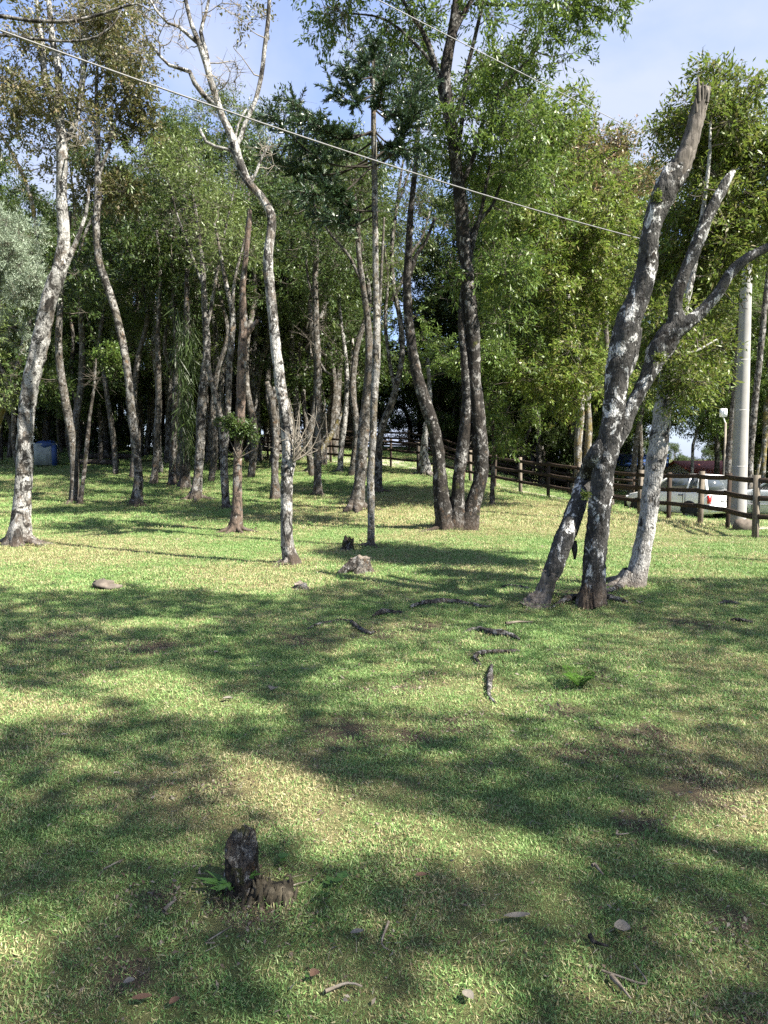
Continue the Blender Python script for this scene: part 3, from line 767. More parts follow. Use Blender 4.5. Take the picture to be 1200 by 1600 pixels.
photo_tree('dark_thin_tree', 'dark thin trunk in the shade between the second and third pale trunks', 'tree', (240, 757),
    [[(240, 757, 13), (244, 710, 12), (248, 650, 11), (248, 590, 10), (247, 520, 9), (250, 440, 7), (245, 360, 5)]],
    [(235, 420, 60, 80, 0.5, 2.4, 40)], bark='bark_grey', leaf='leaf_dark', cr=1.0, n=100, L=0.18, W=0.07, seed=9, step=0.16, k=9)
photo_tree('dark_thin_tree', 'dark straight trunk standing right of a similar thin one in the shade', 'tree', (269, 757),
    [[(269, 757, 13), (270, 700, 12), (273, 640, 10), (276, 560, 9), (272, 480, 8), (268, 400, 6)]],
    [(280, 440, 55, 80, 1, 2.4, 36)], bark='bark_dark', leaf='leaf_dark', cr=1.0, n=100, L=0.18, W=0.07, seed=10, step=0.16, k=9)
def hanging(S, Y):
    g = S.g
    C = np.vstack([px_ell(g, Y, (290, 560, 12, 60, -0.2, 0.4, 40)), px_ell(g, Y, (288, 660, 12, 50, -0.2, 0.4, 30))])
    N = 1400; i = g.integers(0, len(C), N)
    p = C[i] + g.normal(0, 0.12, (N, 3)); d = g.normal(0, 0.35, (N, 3)) + np.array([0, 0, -1.0])
    kites(S.leaves, p, d, g.normal(0, 1, (N, 3)), g.uniform(0.3, 0.7, N), g.uniform(0.02, 0.035, N))
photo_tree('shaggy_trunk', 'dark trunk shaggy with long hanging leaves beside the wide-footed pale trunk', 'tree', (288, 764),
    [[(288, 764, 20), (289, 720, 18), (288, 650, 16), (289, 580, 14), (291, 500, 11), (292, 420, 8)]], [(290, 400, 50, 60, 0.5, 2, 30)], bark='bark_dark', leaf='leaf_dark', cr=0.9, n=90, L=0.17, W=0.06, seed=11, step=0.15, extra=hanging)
# red stripped trunk, broken at the top
def ivy_ball(S, Y):
    C = px_ell(S.g, Y, (362, 668, 26, 14, -0.1, 0.42, 34)); S.foliage(C, 0.16, 46, 0.065, 0.04, 4, 0.1, tw_r=0.003)
    C = px_ell(S.g, Y, (388, 672, 14, 12, -0.1, 0.3, 10)); S.foliage(C, 0.15, 40, 0.065, 0.04, 4, 0.1, tw_r=0.003)
    b = px_stem([(372, 716, 5, -0.2)], Y)[0]
    for px, py in ((340, 690), (352, 672), (366, 660), (392, 690), (384, 668), (402, 700)):
        e = at(px, py, Y - 0.15 + S.g.uniform(-.1, .1)); twig_tubes(S.branches, b[None, :3], e[None], 0.011)
photo_tree('stripped_red_tree', 'reddish stripped trunk with a tuft of leaves at mid height and a broken top', 'tree', (368, 830),
    [[(367, 832, 25), (370, 800, 19), (371, 760, 17), (372, 710, 16), (375, 650, 17), (377, 600, 17), (379, 550, 17), (380, 500, 14), (379, 450, 11), (384, 400, 10), (389, 345, 10), (390, 328, 6)]],
    bark='bark_red', leaf='leaf_dark', seed=12, step=0.1, extra=ivy_ball, k=14, rough=0.07, flare=0.6, limbs=[[(381, 530, 10), (392, 515, 9), (402, 500, 6)]])
# bare forked tree in the centre left
bare_limbs = [[(384, 280, 16), (372, 250, 17), (366, 225, 15), (358, 205, 14), (346, 180, 12), (340, 160, 12), (330, 130, 12), (322, 100, 11), (310, 65, 10), (300, 40, 8), (290, 0, 7), (284, -50, 5)],
              [(366, 232, 10), (376, 215, 9), (384, 190, 8), (398, 160, 8), (408, 120, 8), (413, 80, 8), (418, 40, 8), (421, 0, 7), (420, -60, 5)],
              [(342, 168, 10), (326, 155, 9), (318, 148, 10), (304, 130, 9), (296, 112, 8), (284, 108, 7), (264, 102, 6), (250, 88, 5), (238, 70, 4)],
              [(328, 118, 9), (322, 80, 8), (314, 50, 7), (322, 20, 6), (330, -20, 5)],
              [(312, 70, 8), (296, 56, 7), (280, 42, 6), (262, 36, 5), (245, 18, 4), (235, 0, 3)],
              [(372, 250, 8), (358, 234, 7), (338, 230, 6), (322, 222, 6), (312, 202, 5)],
              [(386, 282, 7), (398, 275, 6), (408, 248, 5), (418, 230, 3)], [(366, 225, 5), (372, 195, 4), (385, 170, 3)]]
def dead_spray(S, Y):
    g = S.g; b = at(458, 722, Y - 0.12)
    for _ in range(16):
        e = at(455 + g.uniform(-10, 50), 610 + g.uniform(0, 95), Y - 0.15 + g.uniform(-.4, .3))
        m = (b + e) / 2 + g.normal(0, 0.05, 3)
        c = catmull(np.vstack([b, m, e]), 0.09); tube(S.branches, c, np.linspace(0.011, 0.004, len(c)), 4, 0, False)
        for _k in range(4):
            i = g.integers(len(c) // 3, len(c)); t = c[i] + g.normal(0, 0.10, 3) + np.array([0, 0, 0.06]); twig_tubes(S.branches, c[i][None], t[None], 0.004)
photo_tree('bare_forked_tree', 'tall pale tree with bare forked branches and a spray of dead twigs on its trunk', 'tree', (455, 880),
    [[(456, 881, 26), (451, 862, 24), (448, 835, 22), (448, 790, 22), (449, 740, 24), (452, 715, 27), (450, 680, 25), (447, 650, 23), (440, 610, 21), (433, 560, 20), (427, 500, 19), (422, 450, 18), (419, 400, 18), (424, 360, 17), (424, 335, 16), (410, 308, 14), (396, 293, 14), (384, 278, 15)]],
    [(330, 0, 60, 30, 0, 0.8, 5)], bark='bark_white', leaf='leaf_olive', cr=0.32, n=40, L=0.07, W=0.03, seed=13, k=16, step=0.06, limbs=bare_limbs, flare=0.7,
    bare=[(300, 30, 70, 60, 0, 0.9, 34), (370, 60, 30, 60, 0, 0.7, 16), (260, 70, 40, 40, 0, 0.6, 10), (400, 250, 30, 40, 0, 0.5, 8), (340, 110, 40, 60, 0, 0.7, 10)], twig='twig_pale', extra=dead_spray, tw_r=0.003, rfac=0.8)
photo_tree('broken_snag', 'dead grey snag with a reddish broken top, behind the bare forked tree', 'tree', (431, 780),
    [[(431, 781, 18), (429, 740, 14), (431, 700, 13), (429, 660, 13), (425, 630, 13), (421, 610, 13), (417, 596, 8)]], bark='bark_grey', seed=14, step=0.1, k=12, limbs=[[(426, 640, 10), (429, 615, 8), (428, 604, 3)]], rough=0.08)
photo_tree('grey_straight_tree', 'straight grey trunk between the bare forked tree and the tall araucaria', 'tree', (497, 775),
    [[(497, 776, 15), (497, 730, 13), (497, 680, 12), (497, 620, 12), (496, 560, 12), (493, 500, 12), (492, 440, 11), (494, 380, 9), (490, 310, 6), (480, 240, 4)]],
    [(480, 320, 70, 90, 0.5, 2.6, 46), (520, 400, 50, 60, 0.8, 2, 26)], bark='bark_grey', leaf='leaf_dark', cr=0.95, n=100, L=0.16, W=0.05, seed=15, step=0.13,
    limbs=[[(496, 560, 6), (508, 580, 5), (520, 586, 4)], [(492, 470, 6), (482, 440, 5), (478, 400, 4)]], bare=[(500, 480, 40, 70, 0, 1, 14)])
photo_tree('leaning_yellow_tree', 'short yellow-lichened trunk leaning right behind the straight grey trunk', 'tree', (485, 738),
    [[(484, 739, 14), (496, 715, 11), (512, 690, 10), (526, 665, 9), (538, 640, 8), (548, 590, 6), (552, 530, 5)]], [(560, 520, 45, 60, 0, 2.2, 30)], bark='bark_yellow', leaf='leaf_dark', cr=1.0, n=90, L=0.18, W=0.06, seed=16, step=0.16, k=9)
photo_tree('pale_wood_tree', 'pale upright trunk just right of the leaning yellow trunk', 'tree', (531, 738),
    [[(531, 738, 12), (533, 700, 11), (538, 660, 10), (541, 620, 9), (540, 560, 8), (530, 480, 6), (528, 400, 4)]], [(525, 400, 55, 80, 0, 2.4, 36)], bark='bark_white', leaf='leaf_grey', cr=1.0, n=90, L=0.18, W=0.06, seed=17, step=0.16, k=9)
photo_tree('wide_footed_tree', 'grey lichened trunk with a spreading foot directly left of the slim araucaria trunk', 'tree', (556, 796),
    [[(555, 797, 30), (560, 765, 23), (564, 720, 22), (568, 670, 21), (573, 620, 18), (576, 570, 16), (574, 510, 13), (568, 460, 11), (560, 400, 10), (557, 340, 8), (550, 280, 6)],
     [(572, 640, 8), (580, 600, 8), (586, 560, 7), (592, 500, 6), (596, 420, 5), (600, 340, 4)]],
    [(560, 300, 70, 80, 0.6, 2.4, 46)], bark='bark_grey', leaf='leaf_dark', cr=0.9, n=95, L=0.14, W=0.05, seed=18, step=0.11, flare=0.6, limbs=[[(565, 440, 7), (545, 400, 6), (520, 370, 5), (490, 330, 4), (470, 300, 3)]], bare=[(530, 360, 50, 50, 0, 1.2, 14)])

# --- araucaria
def araucaria(S, Y):
    g = S.g
    tip = lambda px, py, do: at(px, py, Y + do)
    specs = []
    for (py0, tips) in ((255, [(425, 185, -.3), (410, 235, .2), (470, 300, -.9), (440, 260, .5), (655, 130, .3), (648, 180, -.4)]),
                        (215, [(460, 160, .4), (485, 190, -.8), (500, 230, .8), (620, 240, .7), (655, 230, -.6)]),
                        (160, [(520, 140, -.7), (540, 120, .6), (625, 165, .9), (600, 130, -1.0), (655, 170, .1)]),
                        (120, [(560, 95, .3), (585, 70, -.2), (610, 95, .5), (540, 105, -.5), (575, 85, .8)]),
                        (330, [(510, 290, -.5), (495, 335, .3), (520, 345, -.2)])):
        for t in tips: specs.append((py0 + g.uniform(-12, 12), t))
    for py0, (tx, ty, do) in specs:
        a = at(584, py0, Y); e = tip(tx, ty, do)
        m = (a + e) / 2 + np.array([0, 0, -0.16 * np.linalg.norm(e - a)])
        c = catmull(np.vstack([a, m, e]), 0.1); tube(S.branches, c, np.linspace(0.018, 0.008, len(c)), 6, 0.03, True)
        n0 = int(len(c) * 0.42)
        for i in range(n0, len(c)):
            f = (i - n0) / max(1, len(c) - n0)
            for _ in range(5):
                dd = unit(g.normal(0, 1, 3) * [1, 1, 0.5] + unit(e - a) * 0.9 + np.array([0, 0, 0.25]))
                L = 0.14 + 0.26 * f * g.uniform(0.6, 1.1)
                s0 = c[i]; s1 = s0 + dd * L
                twig_tubes(S.branches, s0[None], s1[None], 0.007)
                K = 46; u = g.uniform(0.1, 1.0, (K, 1)); p = s0 + (s1 - s0) * u
                d = unit(g.normal(0, 1, (K, 3))) * 0.75 + dd
                kites(S.leaves, p, d, g.normal(0, 1, (K, 3)), g.uniform(0.06, 0.10, K), np.full(K, 0.017))
photo_tree('araucaria_tree', 'slim straight araucaria with dark spiky tufts of needles high on its trunk', 'tree', (580, 853),
    [[(579, 854, 15), (580, 810, 14), (579, 750, 14), (582, 690, 13), (584, 620, 14), (587, 560, 15), (588, 500, 14), (587, 440, 12), (586, 370, 11), (585, 300, 11), (584, 240, 10), (583, 180, 9), (583, 120, 6), (582, 80, 3)]],
    bark='bark_araucaria', leaf='needle', twig='twig_dark', seed=19, step=0.07, k=14, extra=araucaria, flare=0.2, rough=0.06)

# --- behind the araucaria: pale tree with a y fork near the near fence
photo_tree('pale_forked_tree', 'pale leaning tree with a forked top right behind the slim araucaria trunk', 'tree', (590, 770),
    [[(589, 772, 18), (591, 730, 15), (593, 690, 13), (600, 660, 14), (612, 630, 13), (622, 590, 11), (628, 550, 10), (625, 500, 9), (615, 450, 8), (612, 390, 7), (620, 320, 6), (630, 250, 4)]],
    [(640, 300, 60, 80, 0.5, 2.4, 40), (610, 420, 40, 50, 0.5, 1.8, 14)], bark='bark_pale', leaf='leaf_grey', cr=0.9, n=80, L=0.15, W=0.045, seed=20, step=0.12,
    limbs=[[(618, 610, 8), (608, 560, 7), (602, 500, 6), (606, 440, 5), (600, 380, 4)], [(612, 470, 7), (628, 440, 6), (640, 400, 6), (660, 370, 4), (672, 330, 3)], [(618, 330, 5), (632, 290, 4), (645, 250, 3)]], bare=[(625, 350, 40, 60, 0, 1.2, 12)])
# --- the triple tree
photo_tree('triple_stem_tree', 'big dark tree of three trunks rising from one foot left of the fence', 'tree', (716, 826),
    [[(699, 818, 40), (689, 775, 30), (686, 730, 24), (680, 680, 23), (668, 640, 24), (652, 590, 21), (643, 540, 19), (636, 470, 16), (638, 400, 14), (642, 330, 11), (650, 250, 8), (655, 170, 5)],
     [(715, 823, 38), (716, 780, 25), (719, 735, 24), (726, 680, 23), (731, 620, 20), (727, 560, 17), (722, 480, 12), (735, 400, 9), (752, 330, 7), (765, 260, 5)],
     [(731, 817, 40), (741, 785, 30), (752, 745, 27), (751, 700, 28), (745, 640, 28), (741, 590, 26), (740, 530, 26), (734, 470, 25), (730, 420, 24), (724, 370, 24), (720, 320, 24), (714, 275, 22), (708, 220, 21), (702, 170, 21), (696, 120, 21), (706, 60, 19), (716, 0, 17), (722, -80, 12)]],
    [(790, 100, 105, 100, 0.3, 2.2, 78), (640, 55, 85, 70, 0.2, 2.0, 38), (880, 30, 95, 45, 0.2, 1.6, 34), (560, 15, 100, 30, 0.2, 1.6, 22), (800, 270, 95, 100, 0.5, 1.9, 70), (690, 230, 60, 80, 0.8, 1.6, 26),
     (770, 440, 60, 60, 0.6, 1.4, 34), (735, -90, 180, 70, 0.2, 2.2, 60)],
    bark='bark_sooty', leaf='leaf_green', cr=0.62, n=105, L=0.135, W=0.042, seed=21, step=0.09, k=16, flare=0.5, droop=0.5,
    limbs=[[(700, 190, 13), (688, 140, 12), (676, 90, 11), (660, 50, 9), (640, 20, 7), (620, -20, 5)], [(712, 250, 9), (722, 190, 8), (728, 120, 8), (742, 60, 7), (756, 0, 6)], [(716, 300, 9), (738, 250, 8), (755, 190, 7), (790, 130, 6), (830, 90, 4)],
           [(704, 60, 12), (720, 30, 10), (745, -10, 8), (790, -50, 6)], [(638, 440, 8), (650, 400, 8), (664, 380, 6), (680, 340, 5)], [(727, 400, 9), (745, 350, 8), (770, 320, 6), (790, 260, 4)],
           [(740, 5, 6), (800, 8, 5), (860, 6, 4), (930, 10, 3), (960, 22, 2)], [(698, 130, 8), (650, 70, 6), (600, 30, 4), (540, 20, 3)]],
    bare=[(560, 70, 60, 40, 0, 1.2, 12)])
photo_tree('young_leafy_tree', 'young leafy tree with drooping leaves in front of the three-trunk tree', 'tree', (768, 790),
    [[(768, 790, 8), (770, 740, 8), (772, 690, 7), (768, 640, 6), (762, 580, 5), (765, 520, 4)]],
    [(760, 570, 62, 40, -2.0, 1.2, 46), (790, 650, 50, 50, -1, 1.2, 34), (800, 520, 60, 60, -1, 1.2, 36), (840, 590, 60, 60, 0.5, 1.4, 46)], bark='bark_dark', leaf='leaf_green', cr=0.5, n=100, L=0.13, W=0.04, seed=22, step=0.12, k=8, droop=0.6)
photo_tree('leafy_tree', 'large bright green leafy tree behind the fence, right of the three-trunk tree', 'tree', (905, 745),
    [[(905, 745, 15), (903, 700, 15), (908, 640, 14), (905, 580, 12), (895, 500, 10), (880, 420, 8), (870, 330, 6), (860, 250, 4)],
     [(912, 742, 14), (920, 680, 13), (918, 620, 12), (930, 540, 10), (945, 460, 8), (950, 380, 5)]],
    [(870, 330, 100, 110, -3, 2.4, 150), (930, 430, 80, 120, -3, 2.4, 110), (850, 470, 80, 100, -3, 2.2, 100), (900, 570, 90, 60, -3.5, 2.0, 76), (840, 220, 60, 60, -3, 2, 40)],
    bark='bark_yellow', leaf='leaf_bright', cr=0.75, n=110, L=0.16, W=0.055, seed=23, step=0.14, Y=24, k=10, droop=0.5, rfac=1.2)
photo_tree('flowering_tree', 'tree with pinkish brown leaf tips at the top of the wood, beside the open sky', 'tree', (955, 738),
    [[(955, 738, 13), (952, 660, 12), (948, 560, 11), (945, 450, 9), (940, 340, 7), (938, 270, 4)]],
    [(930, 245, 60, 50, 0, 1.8, 60), (985, 330, 50, 60, 0, 1.8, 40), (900, 300, 50, 60, 0.5, 2, 36), (965, 215, 32, 22, 0, 1, 14)], bark='bark_grey', leaf='leaf_rust', cr=0.75, n=90, L=0.16, W=0.055, seed=24, step=0.15, Y=26, k=9)

# --- front right tree: two legs, broken top
def front_right():
    global TW
    TW = 1.05
    base = ground(922, 942); Y = base[1]
    S = Skel(base, 2500)
    S.stem(px_stem([(921, 945, 38, -0.02), (925, 905, 33), (927, 860, 33), (933, 800, 32), (938, 750, 31), (946, 700, 32), (955, 650, 32), (960, 600, 33), (967, 550, 36), (979, 510, 35), (998, 465, 30), (1009, 420, 27), (1011, 380, 26), (1017, 350, 28), (1030, 318, 35), (1046, 290, 36), (1058, 272, 31), (1062, 264, 24)], Y), k=32, rough=0.06, flare=0.5, step=0.024, attach_from=0.7, cap=False)
    root = thing('broken_topped_tree', 'leaning black and white lichened tree on two legs with a broken pale top', 'tree', base)
    # the leg on the left
    yl = ground(846, 942)[1]
    leg = Acc(); c = px_stem([(838, 949, 34, 0), (848, 932, 22, 0), (857, 908, 20, 0), (865, 888, 26, 0), (879, 850, 29, .05), (893, 815, 28, .15), (905, 780, 26, .25), (916, 745, 25, .4), (929, 715, 25, Y - yl), (944, 690, 22, Y - yl)], yl)
    c = catmull(c, 0.035); tube(leg, c[:, :3], c[:, 3], 26, 0.07, True, 0.2, 71)
    obj('leg_stem', leg, M['bark_black'], root)
    sheath = Acc(); c = px_stem([(836, 953, 40, -0.02), (842, 942, 36, -.02), (848, 931, 26, -.02), (851, 924, 22, -.02), (857, 908, 21, -.02), (862, 894, 21, -.02)], yl); c = catmull(c, 0.02); tube(sheath, c[:, :3], c[:, 3], 18, 0.14, True, 0.3, 72, 0.1)
    obj('knotted_foot', sheath, M['deadwood'], root)
    hook = Acc(); c = catmull(px_stem([(896, 846, 12, 0), (898, 860, 9, 0), (898, 874, 3, 0)], yl + 0.1), 0.02); tube(hook, c[:, :3], c[:, 3], 8, 0.1); obj('branch_stub', hook, M['bark_black'], root)
    # second trunk that forks off to the right
    limb = Acc()
    for st in ([(950, 705, 24), (972, 672, 22), (985, 640, 19), (1003, 605, 20), (1018, 575, 23), (1030, 548, 33), (1045, 525, 34), (1058, 505, 28), (1056, 480, 20), (1060, 455, 20), (1072, 425, 18), (1088, 385, 18), (1102, 348, 17), (1118, 315, 16), (1134, 285, 14), (1147, 266, 7)],
               [(1048, 522, 28), (1072, 505, 21), (1098, 486, 16), (1122, 458, 16), (1140, 428, 15), (1165, 405, 14), (1195, 388, 12), (1235, 372, 9)],
               [(967, 600, 14), (984, 570, 15), (992, 540, 14), (1000, 512, 7)]):
        S.stem(px_stem(st, Y + 0.02), acc=limb, k=22, rough=0.075, flare=0, step=0.03, attach_from=0.4)
    obj('limb', limb, M['bark_black'], root)
    # broken top of bare weathered wood with splinters
    top = Acc(); c = catmull(px_stem([(1051, 284, 26), (1066, 255, 29), (1076, 228, 25), (1084, 198, 22), (1091, 170, 21), (1098, 147, 19), (1101, 138, 16)], Y), 0.03)
    tube(top, c[:, :3], c[:, 3], 18, 0.10, True, 0, 75)
    g = np.random.default_rng(5)
    for px, py, ex, ey, w in ((1092, 160, 1091, 120, 9), (1097, 158, 1098, 128, 8), (1104, 160, 1108, 138, 8), (1088, 176, 1087, 148, 7), (1100, 170, 1103, 132, 6), (1038, 296, 1056, 252, 15), (1032, 306, 1048, 260, 11), (1046, 285, 1064, 238, 10)):
        c = catmull(px_stem([(px, py, w, -.05), ((px + ex) / 2, (py + ey) / 2, w * .75, -.06), (ex, ey, 1.5, -.06)], Y), 0.03); tube(top, c[:, :3], c[:, 3], 6, 0.15)
    obj('broken_top', top, M['greywood'], root)
    # rotten brown splinter standing against the foot
    rot = Acc()
    for k in range(9):
        a = at(905 + k * 3.2, 950 - abs(k - 4) * 1.2, Y - 0.22 + g.uniform(-.03, .03)); b = at(908 + k * 2.4, 912 + abs(k - 4) * 3 + g.uniform(-5, 8), Y - 0.14)
        a[2] -= 0.03; c = np.linspace(a, b, 5); tube(rot, c, [0.022, 0.022, 0.02, 0.016, 0.004], 6, 0.2, seed=k)
    obj('rotten_splinter', rot, M['rotwood'], root)
    C = np.vstack([px_ell(S.g, Y, (1120, 290, 40, 30, .3, .3, 5)), px_ell(S.g, Y, (1150, 450, 50, 30, 0, .3, 4))])
    S.clumps(C, 0.6)
    yt = Acc()
    C = np.vstack([px_ell(S.g, Y, (1036, 560, 8, 5, -.17, .05, 6)), px_ell(S.g, Y, (1018, 306, 10, 6, -.1, .05, 4)), px_ell(S.g, Y, (911, 776, 8, 5, -.2, .05, 3))])
    S.foliage(C, 0.05, 60, 0.025, 0.02, 5, 0, tw_r=0, acc=yt, spread=0.012)
    obj('moss_tuft', yt, M['leaf_bright'], root, smooth=False, kind='stuff')
    obj('trunk', S.trunk, M['bark_black'], root); obj('branches', S.branches, M['twig'], root, kind='stuff')
front_right()
TW = 0.84
photo_tree('leafy_topped_tree', 'pale trunk with a mossy dark ring carrying the leafy crown beside the concrete pole', 'tree', (990, 915),
    [[(988, 916, 44), (996, 895, 36), (1004, 855, 33), (1012, 810, 32), (1018, 765, 32), (1026, 715, 33), (1031, 680, 33), (1036, 640, 32), (1044, 590, 29), (1055, 540, 22), (1070, 480, 15), (1085, 410, 11), (1098, 330, 8), (1108, 250, 6), (1110, 190, 3)]],
    [(1090, 230, 55, 70, 0.8, 1.0, 86), (1110, 330, 50, 60, 0.35, 0.4, 30), (1150, 230, 55, 60, 0.8, 1.0, 66), (1180, 320, 60, 75, 0.8, 1.0, 74), (1100, 380, 70, 90, 1.0, 0.9, 110), (1060, 450, 60, 70, 1.0, 0.8, 40), (1050, 590, 30, 45, -0.25, 0.35, 22), (1062, 520, 34, 40, -0.2, 0.35, 16), (1066, 578, 45, 50, 0.9, 0.7, 44), (1100, 150, 22, 30, 0.6, 0.3, 7), (1235, 330, 50, 80, 0.8, 1.0, 24)],
    bark='bark_bright', leaf='leaf_bright', cr=0.36, n=92, L=0.085, W=0.028, seed=26, step=0.045, k=20, flare=0.55, droop=0.25, rfac=0.9,
    limbs=[[(1044, 590, 10), (1065, 560, 7), (1095, 545, 4), (1120, 530, 2)]])
# --- trunks behind and beside the pole
photo_tree('tall_grey_tree', 'tall grey trunk standing just left of the concrete pole', 'tree', (1133, 775),
    [[(1133, 775, 14), (1138, 720, 13), (1144, 660, 12), (1149, 600, 11), (1155, 520, 10), (1160, 440, 8)]], [(1125, 470, 60, 60, 0.5, 2, 26)], bark='bark_grey', leaf='leaf_bright', cr=0.8, n=90, L=0.16, W=0.055, seed=27, step=0.15, Y=27, k=10)
photo_tree('tall_grey_tree', 'tall pale grey trunk directly right of the concrete pole', 'tree', (1170, 775),
    [[(1170, 775, 13), (1172, 720, 12), (1178, 650, 12), (1184, 590, 11), (1192, 510, 11), (1200, 430, 9), (1206, 350, 7)]], [], bark='bark_pale', leaf='leaf_dark', cr=0.7, n=70, L=0.16, W=0.05, seed=28, step=0.15, Y=26, k=10, bare=[(1195, 470, 25, 40, 0, 1.0, 8)])
photo_tree('mossy_leaning_tree', 'yellowish trunk with a leaning branch at the right edge behind the fence', 'tree', (1190, 780),
    [[(1190, 780, 10), (1194, 700, 10), (1196, 640, 9), (1202, 570, 8), (1206, 500, 6)], [(1176, 770, 6), (1186, 725, 6), (1198, 695, 6), (1210, 670, 5)]], [(1215, 560, 40, 60, 0, 1.5, 14)], bark='bark_yellow', leaf='leaf_dark', cr=0.8, n=70, L=0.16, W=0.05, seed=29, step=0.15, Y=30, k=8)
photo_tree('thin_white_tree', 'thin white stem standing behind the white hatchback', 'tree', (1080, 760),
    [[(1080, 760, 6), (1082, 720, 6), (1083, 695, 6), (1088, 680, 5), (1090, 668, 3)]], bark='bark_white', seed=30, step=0.15, Y=33, k=8, crowns=[(1095, 655, 20, 14, 0, 1, 6)], leaf='leaf_dark', n=60, L=0.15, W=0.05)
photo_tree('pale_stump_tree', 'pale split trunk at the fence seen between the araucaria and the three-trunk tree', 'tree', (664, 742),
    [[(664, 743, 18), (663, 720, 15), (664, 690, 12), (668, 660, 10), (672, 620, 8), (668, 560, 6)], [(670, 742, 12), (668, 725, 11), (664, 712, 8)], [(655, 742, 7), (659, 700, 5), (664, 660, 4)]],
    [(675, 560, 40, 60, 0.5, 2, 26)], bark='bark_white', leaf='leaf_green', cr=0.9, n=90, L=0.17, W=0.055, seed=31, step=0.15, k=10, flare=0.4)

# --- branch reaching in from a tree that stands left of the picture
S = Skel(ground(-330, 900), 3300)
Yb = ground(-330, 900)[1]
S.stem(px_stem([(-330, 900, 44), (-320, 700, 36), (-300, 450, 32), (-285, 250, 26), (-260, 60, 20), (-240, -120, 12)], Yb), k=12, flare=0.5, attach_from=0.5)
for st in ([(-285, 230, 14), (-160, 90, 11), (-60, 22, 9), (0, 26, 7), (50, 33, 6), (110, 34, 6), (160, 22, 5), (195, 10, 4), (215, 6, 3), (240, 20, 2)], [(-290, 260, 12), (-150, 110, 9), (-60, 60, 7), (0, 55, 6), (60, 62, 5), (110, 65, 4), (150, 58, 4), (180, 35, 3), (192, 8, 2)]):
    S.stem(px_stem(st, Yb), k=7, flare=0, attach_from=0.5, step=0.1)
C = np.vstack([px_ell(S.g, Yb, (-260, -80, 200, 120, 0, 2, 60)), px_ell(S.g, Yb, (-300, 120, 120, 90, 0, 1.8, 30))]); S.clumps(C); S.foliage(C, 0.6, 90, 0.12, 0.045)
C = px_ell(S.g, Yb, (120, 40, 110, 40, 0, 0.4, 12)); S.clumps(C, 0.5, 0.2); S.foliage(C, 0.3, 0, 0.1, 0.03, 5, tw_r=0.003)
S.build('overhanging_tree', 'bare pale branches reaching across the top left corner from a tree at the side', 'tree', M['bark_pale'], M['leaf_olive'], M['twig'])

# ------------------------------------------------------------------ shade trees standing right of and behind the viewpoint: their crowns throw the shade on the lawn
LIT = [  # sunlit patches on the lawn: polygons in the photograph, turned into ground places below
    [(-500, 800), (300, 800), (700, 850), (900, 846), (1300, 850), (1300, 868), (1010, 880), (860, 880), (640, 884), (520, 916), (430, 940), (300, 926), (200, 922), (0, 920), (-500, 915)],
    [(160, 975), (250, 962), (345, 970), (340, 985), (240, 988), (170, 986)], [(80, 965), (115, 968), (100, 978), (75, 974)],
    [(-300, 1078), (60, 1072), (150, 1098), (180, 1120), (100, 1130), (0, 1140), (-300, 1150)],
    [(105, 1062), (200, 1045), (290, 1052), (340, 1076), (400, 1096), (430, 1112), (330, 1128), (230, 1116), (170, 1088)],
    [(330, 1190), (430, 1192), (520, 1232), (640, 1262), (760, 1300), (900, 1330), (880, 1350), (720, 1352), (600, 1330), (520, 1352), (430, 1300), (350, 1250)],
    [(600, 1062), (720, 1052), (820, 1080), (950, 1084), (900, 1110), (760, 1118), (650, 1110), (560, 1090)],
    [(520, 1040), (640, 1030), (660, 1050), (560, 1062)], [(820, 990), (900, 984), (925, 1000), (850, 1010)],
    [(1110, 1228), (1300, 1215), (1300, 1340), (1200, 1322), (1050, 1330), (1020, 1310), (1100, 1280)], [(-200, 1430), (50, 1425), (80, 1480), (40, 1520), (-200, 1530)],
    [(700, 1520), (760, 1500), (820, 1550), (840, 1640), (560, 1640), (600, 1560)], [(930, 890), (1010, 884), (1000, 905), (930, 905)], [(260, 1640), (420, 1560), (470, 1640)],
]
def inside(poly, x, y):
    poly = np.asarray(poly, float); n = len(poly); r = np.zeros(len(x), bool); j = n - 1
    for i in range(n):
        xi, yi = poly[i]; xj, yj = poly[j]
        c = ((yi > y) != (yj > y)) & (x < (xj - xi) * (y - yi) / (yj - yi + 1e-9) + xi)
        r ^= c; j = i
    return r
HALF = [[(540, 985), (700, 960), (950, 965), (1260, 1040), (1260, 1140), (1000, 1170), (600, 1160), (480, 1060)]]
g = np.random.default_rng(99)
N = 150000
gxs = g.uniform(-9.5, 7.5, N); gys = g.uniform(0.3, 10.9, N)
Pg = np.stack([gxs, gys, terrain(gxs, gys)], -1)
px, py, dep = to_px(Pg)
sx = px + 34 * (vnoise(gxs, gys, 2.6, 81) - .5) + 22 * (vnoise(gxs, gys, 6.5, 82) - .5) + g.normal(0, 3, N)
sy = py + 16 * (vnoise(gxs, gys, 2.3, 83) - .5) + 10 * (vnoise(gxs, gys, 6.0, 84) - .5) + g.normal(0, 1.5, N)
lit = np.zeros(N, bool); half = np.zeros(N, bool)
for poly in LIT: lit |= inside(poly, sx, sy)
for poly in HALF: half |= inside(poly, sx, sy)
gap = vnoise(gxs, gys, 3.2, 85) * .6 + vnoise(gxs, gys, 8.5, 86) * .4
keep = (dep > 0.2) & ~lit & (py > 905) & (px > -450) & (px < 1650) & (~half | (g.uniform(0, 1, N) < 0.42)) & (gap < 0.80)
Pg = Pg[keep]
SHADE = [((9.4, -2.0), 13.5), ((12.5, 1.5), 14.0), ((6.0, -5.6), 13.0), ((14.8, 5.6), 14.5)]
